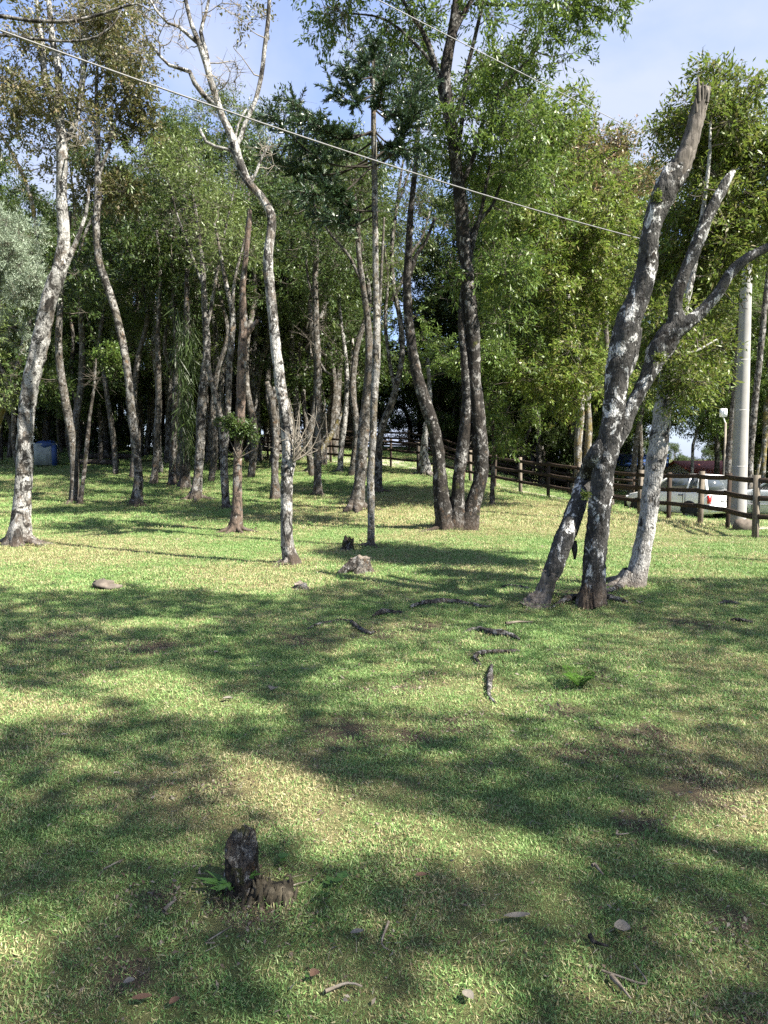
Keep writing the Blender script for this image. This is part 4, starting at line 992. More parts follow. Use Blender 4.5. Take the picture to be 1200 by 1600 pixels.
_a, _b = ground(990, 915), at(1034, 650, ground(990, 915)[1]); _c, _d = at(930, 830, ground(922, 942)[1]), at(1090, 180, ground(922, 942)[1])
TRUNK_SUN = [(_a[0], _a[1], _b[0], _b[1], 0.1, _b[2], .34, .93), (_c[0], _c[1], _d[0], _d[1], _c[2], _d[2], .30, .8)]
hz = 8.6 + 2.8 * vnoise(Pg[:, 0], Pg[:, 1], 0.30, 41) + g.normal(0, 0.45, len(Pg))
Cs = Pg + SUN_DIR[None] * (hz / SUN_DIR[2])[:, None]
px, py, dep = to_px(Cs)
for (bx_, by_, tx_, ty_, z0_, z1_, rr_, pr_) in TRUNK_SUN:
    f = (Cs[:, 0:1] * 0 + np.linspace(z0_, z1_, 14)[None])                       # heights on the trunk
    s_ = (Cs[:, 2:3] - f) / SUN_DIR[2]; qx = Cs[:, 0:1] - s_ * SUN_DIR[0]; qy = Cs[:, 1:2] - s_ * SUN_DIR[1]
    u_ = (f - z0_) / (z1_ - z0_); dist = np.hypot(qx - (bx_ + (tx_ - bx_) * u_), qy - (by_ + (ty_ - by_) * u_)).min(1)
    drop = (dist < rr_) & (g.uniform(0, 1, len(Cs)) < pr_); Cs = Cs[~drop]
px, py, dep = to_px(Cs)
vis = (dep > 0) & (px > -30) & (px < 1230) & (py > -60)
Cs = Cs[~vis]
Cs = Cs[g.permutation(len(Cs))[:31000]]
own = np.argmin(np.array([np.linalg.norm(Cs[:, :2] - np.array(t[0]) * [1, 1], axis=1) for t in SHADE]), 0)
for i, ((tx, ty), H) in enumerate(SHADE):
    b = np.array([tx, ty, terrain(tx, ty)])
    S = Skel(b, 4000 + i)
    pts = [[*b, 0.2]]
    for k in range(1, 6):
        pts.append([tx + g.normal(0, .25), ty + g.normal(0, .25), b[2] + H * k / 5.5, 0.2 - 0.03 * k])
    S.stem(pts, k=12, flare=0.5, attach_from=0.4, step=0.15)
    C = Cs[own == i]
    S.clumps(C[:110], 0.8, rmax=0.04)
    nC = len(C); kites(S.leaves, C, g.normal(0, 1, (nC, 3)) * [1, 1, .35], g.normal(0, .4, (nC, 3)) + [0, 0, 1.0], g.uniform(.10, .17, nC), g.uniform(.05, .075, nC))
    S.build('shade_tree', 'tall leafy tree beside the lawn whose crown shades the grass', 'tree', M['bark_grey'], M['leaf_dark'], M['twig'], 'trees that shade the near lawn')

# ------------------------------------------------------------------ the wood behind: a few kinds, copied
def wood_kind(seed, H, low, rad, bark, leaf, ncl, n, L, W, cr=0.9, lean=0.6, stems=1, bare=0):
    S = Skel((0, 0, 0), seed); g = S.g
    for s in range(stems):
        a = g.uniform(0, 6.28); off = 0.25 if stems > 1 else 0
        pts = [[math.cos(a) * off, math.sin(a) * off, 0, 0.15]]
        lx, ly = g.normal(0, lean, 2)
        for k in range(1, 8):
            f = k / 7; pts.append([pts[0][0] + lx * f + g.normal(0, .16), pts[0][1] + ly * f + g.normal(0, .16), H * 0.92 * f, 0.15 * (1 - f) ** 0.7 + 0.02])
        S.stem(pts, k=8, flare=0.5, step=0.25, attach_from=max(0.1, low / H - 0.05), sink=0.4)
    blobs = []
    nb = 6 + int(H / 2)
    for k in range(nb):
        z = low + (H - low) * (k + 0.5) / nb; f = (z - low) / (H - low)
        rr = rad * (0.5 + 0.9 * math.sin(math.pi * min(1, f * 0.85 + 0.12)))
        a = g.uniform(0, 6.28); blobs.append(ell(g, (math.cos(a) * rr * 0.5, math.sin(a) * rr * 0.5, z), (rr * 0.75, rr * 0.75, (H - low) / nb * 1.1), ncl // nb))
    C = np.vstack(blobs)
    if bare:
        Cb = ell(g, (0, 0, (low + H) / 2), (rad * 0.8, rad * 0.8, (H - low) / 2), bare); S.clumps(Cb, 0.9, 0.2); S.foliage(Cb, cr, 0, L, W, 5, tw_r=0.007)
    S.clumps(C, 1.1, 0.15); S.foliage(C, cr, n, L, W, 6, 0.3, tw_r=0.006, spread=0.08)
    return S, bark, leaf
KINDS = [
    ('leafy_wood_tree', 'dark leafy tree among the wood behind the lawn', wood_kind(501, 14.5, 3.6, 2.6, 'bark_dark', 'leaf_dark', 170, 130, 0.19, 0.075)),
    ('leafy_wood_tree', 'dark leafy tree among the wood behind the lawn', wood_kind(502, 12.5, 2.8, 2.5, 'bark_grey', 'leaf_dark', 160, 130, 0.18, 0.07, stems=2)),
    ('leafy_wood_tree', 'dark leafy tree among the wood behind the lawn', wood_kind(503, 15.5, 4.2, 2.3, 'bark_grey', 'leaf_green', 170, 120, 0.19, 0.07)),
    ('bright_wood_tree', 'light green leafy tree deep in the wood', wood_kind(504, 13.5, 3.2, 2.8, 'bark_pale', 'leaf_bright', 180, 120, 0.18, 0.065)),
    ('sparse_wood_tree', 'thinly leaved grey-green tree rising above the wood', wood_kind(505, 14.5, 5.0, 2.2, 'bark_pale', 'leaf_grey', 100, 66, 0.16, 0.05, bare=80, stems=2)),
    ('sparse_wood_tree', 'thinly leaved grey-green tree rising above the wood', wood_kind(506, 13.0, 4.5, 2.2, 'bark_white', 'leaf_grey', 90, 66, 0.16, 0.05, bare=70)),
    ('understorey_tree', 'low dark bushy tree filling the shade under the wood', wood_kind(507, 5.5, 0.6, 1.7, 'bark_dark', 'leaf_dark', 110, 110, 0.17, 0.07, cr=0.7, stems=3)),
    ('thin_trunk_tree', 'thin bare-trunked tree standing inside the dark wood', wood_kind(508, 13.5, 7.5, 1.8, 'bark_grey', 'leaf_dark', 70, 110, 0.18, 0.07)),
]
protos = []
for name, label, (S, bark, leaf) in KINDS:
    protos.append([name, label, S, M[bark], M[leaf], None])

def place(kind, x, y, sc=1.0):
    p = protos[kind]
    loc = (x, y, float(terrain(x, y)) - 0.05); rz = random.uniform(0, 6.28)
    if p[5] is None:
        r = p[2].build(p[0], p[1], 'tree', p[3], p[4], M['twig'], group=p[0].replace('_', ' ') + 's of the wood', base=np.zeros(3))
        p[5] = r
    else:
        src = p[5]; r = src.copy(); COL.objects.link(r)
        for ch in src.children:
            c = ch.copy(); COL.objects.link(c); c.parent = r
    r.location = loc; r.rotation_euler = (0, 0, rz); r.scale = (sc, sc, sc * random.uniform(0.92, 1.08))
    return r

def far_fence_y(x):
    P = FAR_FENCE[np.argsort(FAR_FENCE[:, 0])]; return float(np.interp(x, P[:, 0], P[:, 1]))
placed = []
def try_place(kind, x, y, sc, dmin):
    for (a, b) in placed:
        if (a - x) ** 2 + (b - y) ** 2 < dmin * dmin: return
    placed.append((x, y)); place(kind, x, y, sc)

TOP = [(0, 320), (120, 330), (200, 300), (250, 235), (300, 175), (380, 140), (450, 140), (520, 190), (620, 190), (700, 200), (800, 230), (960, 260), (1010, 300), (1060, 330), (1200, 340)]
HK = [14.5, 12.5, 15.5, 13.5, 14.5, 13.0, 5.5, 13.5]
random.seed(21)
tries = 0
while len(placed) < 112 and tries < 4000:
    tries += 1
    y = random.choice((random.uniform(28, 38), random.uniform(34, 50), random.uniform(40, 64)))
    x = random.uniform(-0.62 * y - 3, 0.62 * y + 3); px_ = 600 + F * x / y
    if px_ > 520 and y < far_fence_y(x) + 1.5: continue
    if px_ > 1010 and px_ < 1110 and y < 75: continue
    if 612 < px_ < 650 and y < 80: continue
    if px_ <= 520 and y < 29 + random.uniform(0, 3): continue
    if px_ < 230: k = random.choice((0, 0, 1, 2, 7, 0))
    elif px_ < 480: k = random.choice((4, 5, 4, 5, 7, 4)) if y < 44 else random.choice((0, 1, 4, 4))
    elif px_ < 720: k = random.choice((0, 1, 2, 7, 5))
    else: k = random.choice((0, 2, 3, 3, 1))
    top_y = float(np.interp(px_, [t[0] for t in TOP], [t[1] for t in TOP]))
    H = CAM_H + (712 - top_y) / F * y - float(terrain(x, y))
    sc = min(1.35, max(0.55, H / HK[k] * random.uniform(0.82, 0.98) * (0.78 if k in (0, 1, 2) and 230 < px_ < 480 else 1.0)))
    try_place(k, x, y, sc, 1.7)
tries = 0; n0 = len(placed)
while len(placed) < n0 + 30 and tries < 3000:
    tries += 1
    y = random.uniform(27, 42); x = random.uniform(-0.55 * y, -0.04 * y)
    try_place(7, x, y, random.uniform(.7, 1.05), 1.3)
placed_u = []
tries = 0
while len(placed_u) < 74 and tries < 3000:
    tries += 1
    y = random.uniform(40, 66); x = random.uniform(-0.62 * y - 3, 0.62 * y + 3); px_ = 600 + F * x / y
    if px_ > 520 and y < far_fence_y(x) + 2: continue
    if 965 < px_ < 1170 or 618 < px_ < 648: continue
    if any((a - x) ** 2 + (b - y) ** 2 < 4.0 for a, b in placed_u): continue
    placed_u.append((x, y)); place(6, x, y, random.uniform(0.75, 1.5))

for px_, y, sc in ((1000, 84, 1.0), (1040, 90, .75), (1072, 94, .62), (1108, 88, .8), (1140, 82, 1.1), (1168, 86, 1.3), (985, 78, 1.2), (1056, 100, .9), (1124, 100, .9)):
    place(6, (px_ - 600) / F * y, y, sc)

# ------------------------------------------------------------------ fences
def fence(label, P, hpost, rails, pm, rm, post_w, rail_t, rail_h, near=True):
    z = terrain(P[:, 0], P[:, 1]); base = np.array([*P[len(P) // 2], z[len(P) // 2]])
    root = thing('rail_fence', label, 'fence', base)
    g = np.random.default_rng(int(len(P) * 7))
    T = unit(np.gradient(P, axis=0)); nrm = np.stack([T[:, 1], -T[:, 0]], -1)
    lean = g.normal(0, 0.012, (len(P), 2))
    for k, (x, y) in enumerate(P):
        a = Acc(); w = post_w * g.uniform(0.88, 1.15); hh = hpost * g.uniform(0.97, 1.04)
        thick = (k % 2 == 0)
        if not thick: w *= 0.72
        box(a, (0, 0, hh / 2 - 0.2), (w, w, hh + 0.4), math.atan2(T[k, 1], T[k, 0]), bev=w * 0.12)
        a.v[0][:, 0] += a.v[0][:, 2] * lean[k, 0]; a.v[0][:, 1] += a.v[0][:, 2] * lean[k, 1]
        o = obj('post', a, pm if thick else M['fence_dark'], root, smooth=False, origin=(0, 0, 0))
        o.location = (x - base[0], y - base[1], z[k] - base[2])
    for k in range(len(P) - 1):
        for rh in rails:
            a = Acc()
            d = np.array([*(P[k + 1] - P[k]), z[k + 1] - z[k]]); L = np.linalg.norm(d); d = d / L
            side = unit(np.array([-d[1], d[0], 0.0])); up = np.cross(d, side) * 1.0
            # boards run just in front of the posts, each end butted to the next
            off = (post_w * 0.5 + rail_t * 0.5 + 0.003) * (1 if near else 1)
            z0 = rh + g.normal(0, 0.008); z1 = g.normal(0, 0.008)
            nseg = 4; ts = np.linspace(0.004, 1 - 0.004, nseg + 1)
            cs = [np.array([0, 0, 0]) + d * L * t + np.array([0, 0, z0 + z1 * t - 0.012 * math.sin(math.pi * t)]) + side * off for t in ts]
            V = []
            for c in cs:
                for sy_, sz_ in ((-1, -1), (1, -1), (1, 1), (-1, 1)): V.append(c + side * sy_ * rail_t / 2 + np.array([0, 0, sz_ * rail_h / 2]))
            q = []
            for i in range(nseg):
                for j in range(4): q.append([i * 4 + j, i * 4 + (j + 1) % 4, i * 4 + 4 + (j + 1) % 4, i * 4 + 4 + j])
            q += [[3, 2, 1, 0], [nseg * 4 + j for j in range(4)]]
            a.add(V, q)
            o = obj('rail', a, rm, root, smooth=False, origin=(0, 0, 0))
            o.location = (P[k][0] - base[0], P[k][1] - base[1], z[k] - base[2])
    return root
fence('dark timber rail fence curving along the lawn in front of the parked cars', NEAR_FENCE, 1.22, (0.42, 0.78, 1.12), M['fence_post'], M['fence_rail'], 0.115, 0.04, 0.10)
fence('second dark rail fence running beyond the sandy path', FAR_FENCE, 1.2, (0.40, 0.75, 1.08), M['fence_dark'], M['fence_rail'], 0.11, 0.04, 0.11)

# ------------------------------------------------------------------ concrete pole and cables
pb = ground(1152, 823); PY = pb[1]
pole = thing('concrete_pole', 'tall tapered pale concrete utility pole standing behind the fence', 'utility pole', pb)
a = Acc(); top = at(1172, 262, PY + 0.02)
n = 60; t = np.linspace(0, 1, n); pts = np.c_[pb[0] + (top[0] - pb[0]) * t, np.full(n, PY), pb[2] - 0.3 + (top[2] - pb[2] + 0.3) * t]
rad = (26 + (12 - 26) * t) * 0.5 * PY / F
tube(a, pts, rad, 32, 0.0015)
obj('shaft', a, M['concrete'], pole)
for py_ in (548, 630, 708, 806):
    f = (pb[2] - at(1160, py_, PY)[2]) / (pb[2] - top[2]); i = int(np.clip(f * n, 1, n - 3))
    a = Acc(); c = pts[i] + np.array([0, 0, 0.0]); tube(a, np.array([c, c + [0, 0, 0.012]]), [rad[i] + 0.003] * 2, 32); obj('joint_ring', a, M['band'], pole)
a = Acc(); c = pts[-6]; tube(a, np.array([c, c + [0, 0, 0.08]]), [rad[-6] + 0.012] * 2, 20); box(a, c + np.array([-0.16, 0, 0.04]), (0.10, 0.05, 0.06)); obj('cable_clamp', a, M['wire_dark'], pole)
a = Acc(); rs = at(1166, 826, PY - 0.35)
g = np.random.default_rng(3); th = np.linspace(0, 2 * math.pi, 12, endpoint=False)
def blob(acc, c, r, k=10, m=7, rough=0.12, seed=0, flatten=0.25):
    g = np.random.default_rng(seed); th = np.arange(k) * 2 * math.pi / k; V = []
    ph = g.uniform(0, 6.28, 6)
    for i in range(m):
        lat = -math.pi / 2 + math.pi * (i + 0.5) / m
        for t in th:
            d = np.array([math.cos(lat) * math.cos(t), math.cos(lat) * math.sin(t), math.sin(lat)])
            s = 1 + rough * (math.sin(3 * t + ph[0] + i) + math.sin(5 * d[2] + ph[1] + t * 2) + 0.7 * math.sin(7 * t + ph[2]) + g.normal(0, 0.5))
            V.append(np.asarray(c) + d * np.asarray(r) * s)
    q = [[i * k + j, i * k + (j + 1) % k, (i + 1) * k + (j + 1) % k, (i + 1) * k + j] for i in range(m - 1) for j in range(k)]
    V.append(np.mean(V[:k], 0)); V.append(np.mean(V[(m - 1) * k:m * k], 0))
    t3 = [[(j + 1) % k, j, m * k] for j in range(k)] + [[(m - 1) * k + j, (m - 1) * k + (j + 1) % k, m * k + 1] for j in range(k)]
    acc.add(np.array(V), q, t3)
pg = ground(1163, 829)
blob(a, (pg[0], pg[1], pg[2] + 0.08), (0.26, 0.2, 0.16), seed=4); tag(obj('rock', a, M['stone'], origin=tuple(pg)), 'dark grey rock lying at the foot of the concrete pole', 'rock')

def cable(name, label, A, B, sag, r, mat, n=48):
    t = np.linspace(0, 1, n)[:, None]; P = A + (B - A) * t; P[:, 2] -= sag * 4 * (t * (1 - t))[:, 0]
    a = Acc(); tube(a, P, np.full(n, r), 6); o = obj(name, a, mat, origin=tuple(A)); tag(o, label, 'cable'); return o
pt = pts[-5]
P1 = at(1171, 290, PY) ; P2 = at(1168, 412, PY - 0.2)
cable('thin_cable', 'thin pale overhead cable crossing the sky at the top right', at(400, -98, 7.0), P1, 0.03, 0.0055, M['wire'])
cable('thick_cable', 'thick sagging overhead cable crossing the whole upper picture below the thin one', at(-80, 18, 8.0), P2, 0.22, 0.0105, plain('cable_dull', (0.12, 0.12, 0.12), 0.55))

# floodlight on a stem
fp = at(1130, 645, 27.0)
fl = thing('floodlight', 'small white square floodlight on a bracket among the trunks by the pole', 'lamp', (fp[0], fp[1], float(terrain(fp[0], fp[1]))))
M['white_plastic'] = plain('white_plastic', (0.72, 0.74, 0.75), 0.4, 0.5, var=0.05)
a = Acc(); zg = float(terrain(fp[0], fp[1])); tube(a, np.array([[fp[0] + .1, fp[1], zg - .2], [fp[0] + .12, fp[1], zg + 1.0], [fp[0] + .1, fp[1], fp[2] - 0.35]]), [0.05, 0.045, 0.04], 10); obj('pole', a, M['twig_pale'], fl)
a = Acc(); tube(a, np.array([[fp[0] + .1, fp[1], fp[2] - .4], [fp[0] + .05, fp[1], fp[2] - .26], [fp[0], fp[1], fp[2] - .15]]), [0.02, 0.02, 0.02], 8); obj('bracket', a, M['white_plastic'], fl)
a = Acc(); box(a, fp, (0.26, 0.16, 0.30), 0.5, bev=0.03); obj('housing', a, M['white_plastic'], fl, smooth=False)
a = Acc(); box(a, fp + np.array([0.045, -0.083, 0]), (0.19, 0.01, 0.22), 0.5); obj('lens', a, plain('lamp_glass', (0.62, 0.68, 0.72), 0.15, 0.6, var=0.05), fl, smooth=False)

# ------------------------------------------------------------------ cars
def car(label, loc, heading, paint, glass, scale=1.0, length=3.9):
    root = thing('parked_car', label, 'car', (0, 0, 0))
    # body: sections along x (front = +x), each a half outline of (y, z)
    hl = length / 2
    secs = [(-hl, 0.60, 0.30, 0.62, 0.84), (-hl + .06, 0.72, 0.24, 0.70, 0.92), (-hl + .35, 0.78, 0.20, 0.80, 0.93), (-hl + 1.0, 0.80, 0.19, 0.80, 0.93), (0, 0.81, 0.19, 0.81, 0.92), (hl - 1.25, 0.80, 0.19, 0.80, 0.91), (hl - 0.75, 0.79, 0.20, 0.78, 0.84), (hl - .25, 0.74, 0.23, 0.70, 0.75), (hl, 0.60, 0.32, 0.55, 0.62)]
    a = Acc(); V = []
    for x, w, z0, w2, z1 in secs:
        prof = [(0, z0), (w * .88, z0), (w * .98, z0 + .06), (w, z0 + .22), (w * 1.01, (z0 + z1) / 2 + .05), (w2 * .99, z1 - .06), (w2 * .93, z1), (0, z1 + .02)]
        ring = prof + [(-y, z) for y, z in prof[-2:0:-1]]
        V += [(x, y, z) for y, z in ring]
    k = len(ring); n = len(secs)
    q = [[i * k + j, (i + 1) * k + j, (i + 1) * k + (j + 1) % k, i * k + (j + 1) % k] for i in range(n - 1) for j in range(k)]
    V.append((-hl, 0, 0.55)); V.append((hl, 0, 0.5)); t3 = [[j, (j + 1) % k, n * k] for j in range(k)] + [[(n - 1) * k + (j + 1) % k, (n - 1) * k + j, n * k + 1] for j in range(k)]
    a.add(V, q, t3); body = obj('body', a, paint, root, origin=(0, 0, 0))
    # cabin: roof and pillars with glass set between
    zr, zb = 1.44, 0.92
    rx0, rx1, bx0, bx1 = -hl + 0.28, hl - 1.95, -hl + 0.06, hl - 1.22
    yr, yb = 0.60, 0.755
    a = Acc(); xs = np.linspace(rx0, rx1, 7); V = []
    for x in xs:
        f = (x - rx0) / (rx1 - rx0); dz = 0.05 * math.sin(math.pi * min(1, f * .9 + .08))
        V += [(x, -yr, zr - .045), (x, -yr * .9, zr - .01 + dz * .5), (x, 0, zr + dz), (x, yr * .9, zr - .01 + dz * .5), (x, yr, zr - .045), (x, yr * .9, zr - .06), (x, -yr * .9, zr - .06)]
    q = [[i * 7 + j, (i + 1) * 7 + j, (i + 1) * 7 + (j + 1) % 7, i * 7 + (j + 1) % 7] for i in range(6) for j in range(7)]
    t3 = [[0, 1, 2], [0, 2, 4], [2, 3, 4], [0, 4, 5], [0, 5, 6]]; t3 += [[42 + c, 42 + b, 42 + a_] for a_, b, c in t3]
    a.add(V, q, t3); obj('roof', a, paint, root, origin=(0, 0, 0))
    def bar(p, q_, r):
        ac = Acc(); tube(ac, np.array([p, (np.array(p) + q_) / 2, q_]), [r] * 3, 8); obj('pillar', ac, paint, root, origin=(0, 0, 0))
    bxm0, bxm1 = (bx0 * .62 + bx1 * .38), (bx0 * .30 + bx1 * .70); rxm0, rxm1 = (rx0 * .60 + rx1 * .40), (rx0 * .18 + rx1 * .82)
    for s in (-1, 1):
        bar((bx0 + .02, s * yb * .97, zb - .03), (rx0, s * yr, zr - .04), 0.05); bar((bx1, s * yb * .97, zb - .03), (rx1, s * yr, zr - .04), 0.035); bar((bxm0 - .08, s * yb, zb - .03), (rxm0 - .02, s * yr, zr - .04), 0.035); bar((bx0 * .85 + bx1 * .15, s * yb, zb - .03), (rx0 * .86 + rx1 * .14, s * yr, zr - .04), 0.055)
        for (b0_, b1_, r0_, r1_) in ((bx0 * .83 + bx1 * .17, bxm0 - .10, rx0 * .84 + rx1 * .16, rxm0 - .05), (bxm0 - .04, bx1 - .04, rxm0 + .02, rx1 - .02)):
            ac = Acc(); yy = 0.985; V = [(b0_, s * yb * yy, zb), (b1_, s * yb * yy, zb), (r1_, s * yr * yy, zr - .05), (r0_, s * yr * yy, zr - .05)]
            V2 = [(x, y - s * .012, z) for x, y, z in V]; ac.add(V + V2, [[0, 1, 2, 3], [7, 6, 5, 4], [0, 4, 5, 1], [1, 5, 6, 2], [2, 6, 7, 3], [3, 7, 4, 0]]); obj('side_window', ac, glass, root, smooth=False, origin=(0, 0, 0))
    for (nm, xb, xr) in (('rear_window', bx0 + .03, rx0 + .01), ('windscreen', bx1 - .02, rx1 - .01)):
        ac = Acc(); V = [(xb, -yb * .9, zb), (xb, yb * .9, zb), (xr, yr * .9, zr - .05), (xr, -yr * .9, zr - .05)]; V2 = [(x + .012 * (1 if nm[0] == 'r' else -1), y, z) for x, y, z in V]
        ac.add(V + V2, [[0, 1, 2, 3], [7, 6, 5, 4], [0, 4, 5, 1], [1, 5, 6, 2], [2, 6, 7, 3], [3, 7, 4, 0]]); obj(nm, ac, glass, root, smooth=False, origin=(0, 0, 0))
    # doors as seams (dark strips sunk in the side), handles, lights, bumpers, plate, wheels
    dark = M['rubber']; red = M['tail_red']
    for s in (-1, 1):
        for x in (bxm0 - .08, bx1 + .02, -hl + .95):
            ac = Acc(); box(ac, (x, s * .812, .58), (.012, .012, .56)); obj('door_seam', ac, dark, root, smooth=False, origin=(0, 0, 0))
        ac = Acc(); box(ac, (bxm0 + .10, s * .822, .80), (.16, .025, .03), bev=.008); obj('door_handle', ac, dark, root, smooth=False, origin=(0, 0, 0))
        ac = Acc(); box(ac, (0.05, s * .824, .48), (2.0, .02, .05), bev=.006); obj('rub_strip', ac, paint, root, smooth=False, origin=(0, 0, 0))
        ac = Acc(); box(ac, (-hl + .045, s * .66, .70), (.10, .16, .26), bev=.03); obj('tail_light', ac, red, root, smooth=False, origin=(0, 0, 0))
        ac = Acc(); box(ac, (hl - .07, s * .52, .60), (.10, .26, .14), bev=.03); obj('headlight', ac, M['lamp'], root, smooth=False, origin=(0, 0, 0))
        ac = Acc(); box(ac, (bx1 - .12, s * .90, .96), (.09, .16, .12), bev=.03); obj('wing_mirror', ac, dark, root, smooth=False, origin=(0, 0, 0))
        for x in (-hl + .70, hl - .76):
            ac = Acc(); th = np.arange(24) * 2 * math.pi / 24
            prof = [(.20, .0), (.27, .005), (.285, .03), (.285, .14), (.27, .165), (.18, .17)]
            V = [(x + r * math.cos(t), s * (.79 - d), .285 + r * math.sin(t)) for r, d in prof for t in th]
            q = [[i * 24 + j, i * 24 + (j + 1) % 24, (i + 1) * 24 + (j + 1) % 24, (i + 1) * 24 + j] for i in range(5) for j in range(24)]
            ac.add(V, q); tyre = obj('wheel', ac, dark, root, origin=(0, 0, 0))
            ac = Acc(); prof = [(.20, .02), (.17, .03), (.12, .06), (.06, .035), (.0001, .03)]
            V = [(x + r * math.cos(t) * (1 if (i_ != 2 or int(j_ / 2) % 2) else .9), s * (.79 - d), .285 + r * math.sin(t)) for i_, (r, d) in enumerate(prof) for j_, t in enumerate(th)]
            ac.add(V, [[i * 24 + j, i * 24 + (j + 1) % 24, (i + 1) * 24 + (j + 1) % 24, (i + 1) * 24 + j] for i in range(4) for j in range(24)])
            o = obj('rim', ac, M['rim'], root, origin=(0, 0, 0)); o.parent = tyre
            ac = Acc(); V = [(x + .33 * math.cos(t), s * .816, .30 + .33 * math.sin(t)) for t in np.linspace(-.1, math.pi + .1, 16)] + [(x + .33 * math.cos(t), s * .66, .30 + .33 * math.sin(t)) for t in np.linspace(-.1, math.pi + .1, 16)] + [(x, s * .817, .2)]
            ac.add(V, [[j, j + 1, 17 + j, 16 + j] for j in range(15)], [[j + 1, j, 32] for j in range(15)]); obj('wheel_arch', ac, dark, root, smooth=False, origin=(0, 0, 0))
    ac = Acc(); box(ac, (-hl - .02, 0, .40), (.16, 1.42, .20), bev=.05); obj('rear_bumper', ac, paint, root, smooth=False, origin=(0, 0, 0))
    ac = Acc(); box(ac, (hl - .03, 0, .38), (.16, 1.36, .22), bev=.05); obj('front_bumper', ac, dark, root, smooth=False, origin=(0, 0, 0))
    ac = Acc(); box(ac, (-hl - .005, 0, .66), (.012, .40, .12)); obj('number_plate', ac, M['plate'], root, smooth=False, origin=(0, 0, 0))
    root.location = loc; root.rotation_euler = (0, 0, heading); root.scale = (scale,) * 3
    return root
M['rubber'] = plain('black_rubber', (0.018, 0.018, 0.02), 0.8, 0.3)
M['tail_red'] = plain('tail_light_red', (0.42, 0.02, 0.02), 0.25, 0.6, var=0.05)
M['lamp'] = plain('headlight_glass', (0.55, 0.56, 0.58), 0.1, 0.7, var=0.05)
M['rim'] = plain('steel_rim', (0.20, 0.20, 0.21), 0.45, 0.5, 0.6)
M['plate'] = plain('plate_grey', (0.40, 0.40, 0.40), 0.5)
M['paint_white'] = plain('car_paint_white', (0.78, 0.78, 0.77), 0.32, 0.5, var=0.03, scale=2, coat=0.4)
M['paint_silver'] = plain('car_paint_silver', (0.42, 0.45, 0.46), 0.35, 0.5, 0.3, var=0.03, scale=2, coat=0.4)
M['car_glass'] = plain('car_glass', (0.05, 0.06, 0.065), 0.08, 0.8, var=0.1)
cz = at(1080, 800, 25.0)
cx, cy = at(1060, 780, 25.2)[:2]
car('white hatchback parked on the grass behind the fence, left of the pole', (cx, cy, float(terrain(cx, cy))), math.radians(180 - 62), M['paint_white'], M['car_glass'], 1.0, 3.6)
cx, cy = at(1236, 780, 24.0)[:2]
car('silver car parked right of the pole and cut by the right edge', (cx, cy, float(terrain(cx, cy))), math.radians(180 - 40), M['paint_silver'], M['car_glass'], 1.08, 4.2)

# ------------------------------------------------------------------ house and kiosk in the gap, tank at the left
def house(name, label, c, size, rz, wallm, roofm, roof_h, cat='house'):
    z = float(terrain(*c)); root = thing(name, label, cat, (0, 0, 0))
    sx, sy, sz = size
    a = Acc(); box(a, (0, 0, sz / 2), (sx, sy, sz))
    a.add([(-sx / 2, -sy / 2, sz), (-sx / 2, sy / 2, sz), (-sx / 2, 0, sz + roof_h - .05), (sx / 2, -sy / 2, sz), (sx / 2, sy / 2, sz), (sx / 2, 0, sz + roof_h - .05)], None, [[0, 1, 2], [5, 4, 3]])
    obj('walls', a, wallm, root, smooth=False, origin=(0, 0, 0))
    for s in (-1, 1):
        a = Acc(); e = 0.35; t = 0.08
        p0 = np.array([0, 0, sz + roof_h]); p1 = np.array([0, s * (sy / 2 + e), sz - roof_h * e / (sy / 2)])
        V = []
        for x in (-sx / 2 - e, sx / 2 + e):
            for p in (p0, p1): V += [(x, p[1], p[2]), (x, p[1], p[2] + t)]
        a.add(V, [[0, 2, 6, 4], [1, 5, 7, 3], [0, 1, 3, 2], [4, 6, 7, 5], [2, 3, 7, 6], [0, 4, 5, 1]]); roof = obj('roof', a, roofm, root, smooth=False, origin=(0, 0, 0))
    for x in (-sx * .28, sx * .22):
        a = Acc(); box(a, (x, -sy / 2 - .01, sz * .55), (1.1, .06, 1.0)); w = obj('window', a, M['white_plastic'], root, smooth=False, origin=(0, 0, 0))
        a = Acc(); box(a, (x, -sy / 2 - .045, sz * .55), (.9, .02, .8)); p = obj('pane', a, M['car_glass'], w, smooth=False, origin=(0, 0, 0))
    a = Acc(); box(a, (0, -sy / 2 - .01, 1.0), (.9, .05, 2.0)); obj('door', a, M['fence_post'], root, smooth=False, origin=(0, 0, 0))
    root.location = (c[0], c[1], z); root.rotation_euler = (0, 0, rz)
M['wall_white'] = plain('house_white', (0.70, 0.70, 0.68), 0.85, 0.2, var=0.08, scale=2)
M['roof_red'] = plain('roof_red', (0.36, 0.11, 0.075), 0.8, 0.2, var=0.3, scale=8)
M['blue_paint'] = plain('blue_paint', (0.016, 0.045, 0.14), 0.6, 0.4, var=0.15, scale=4)
hp = at(1090, 735, 62.0)
house('far_house', 'far white house with a red roof seen through the gap behind the white hatchback', hp[:2], (4.4, 4.0, 2.3), 0.35, M['wall_white'], M['roof_red'], 0.9)
kp = at(1000, 735, 46.0)
house('small_kiosk', 'small kiosk with a blue and white roof seen left of the leafy pale trunk', kp[:2], (2.6, 2.0, 1.9), -0.4, M['wall_white'], M['blue_paint'], 0.5, 'kiosk')

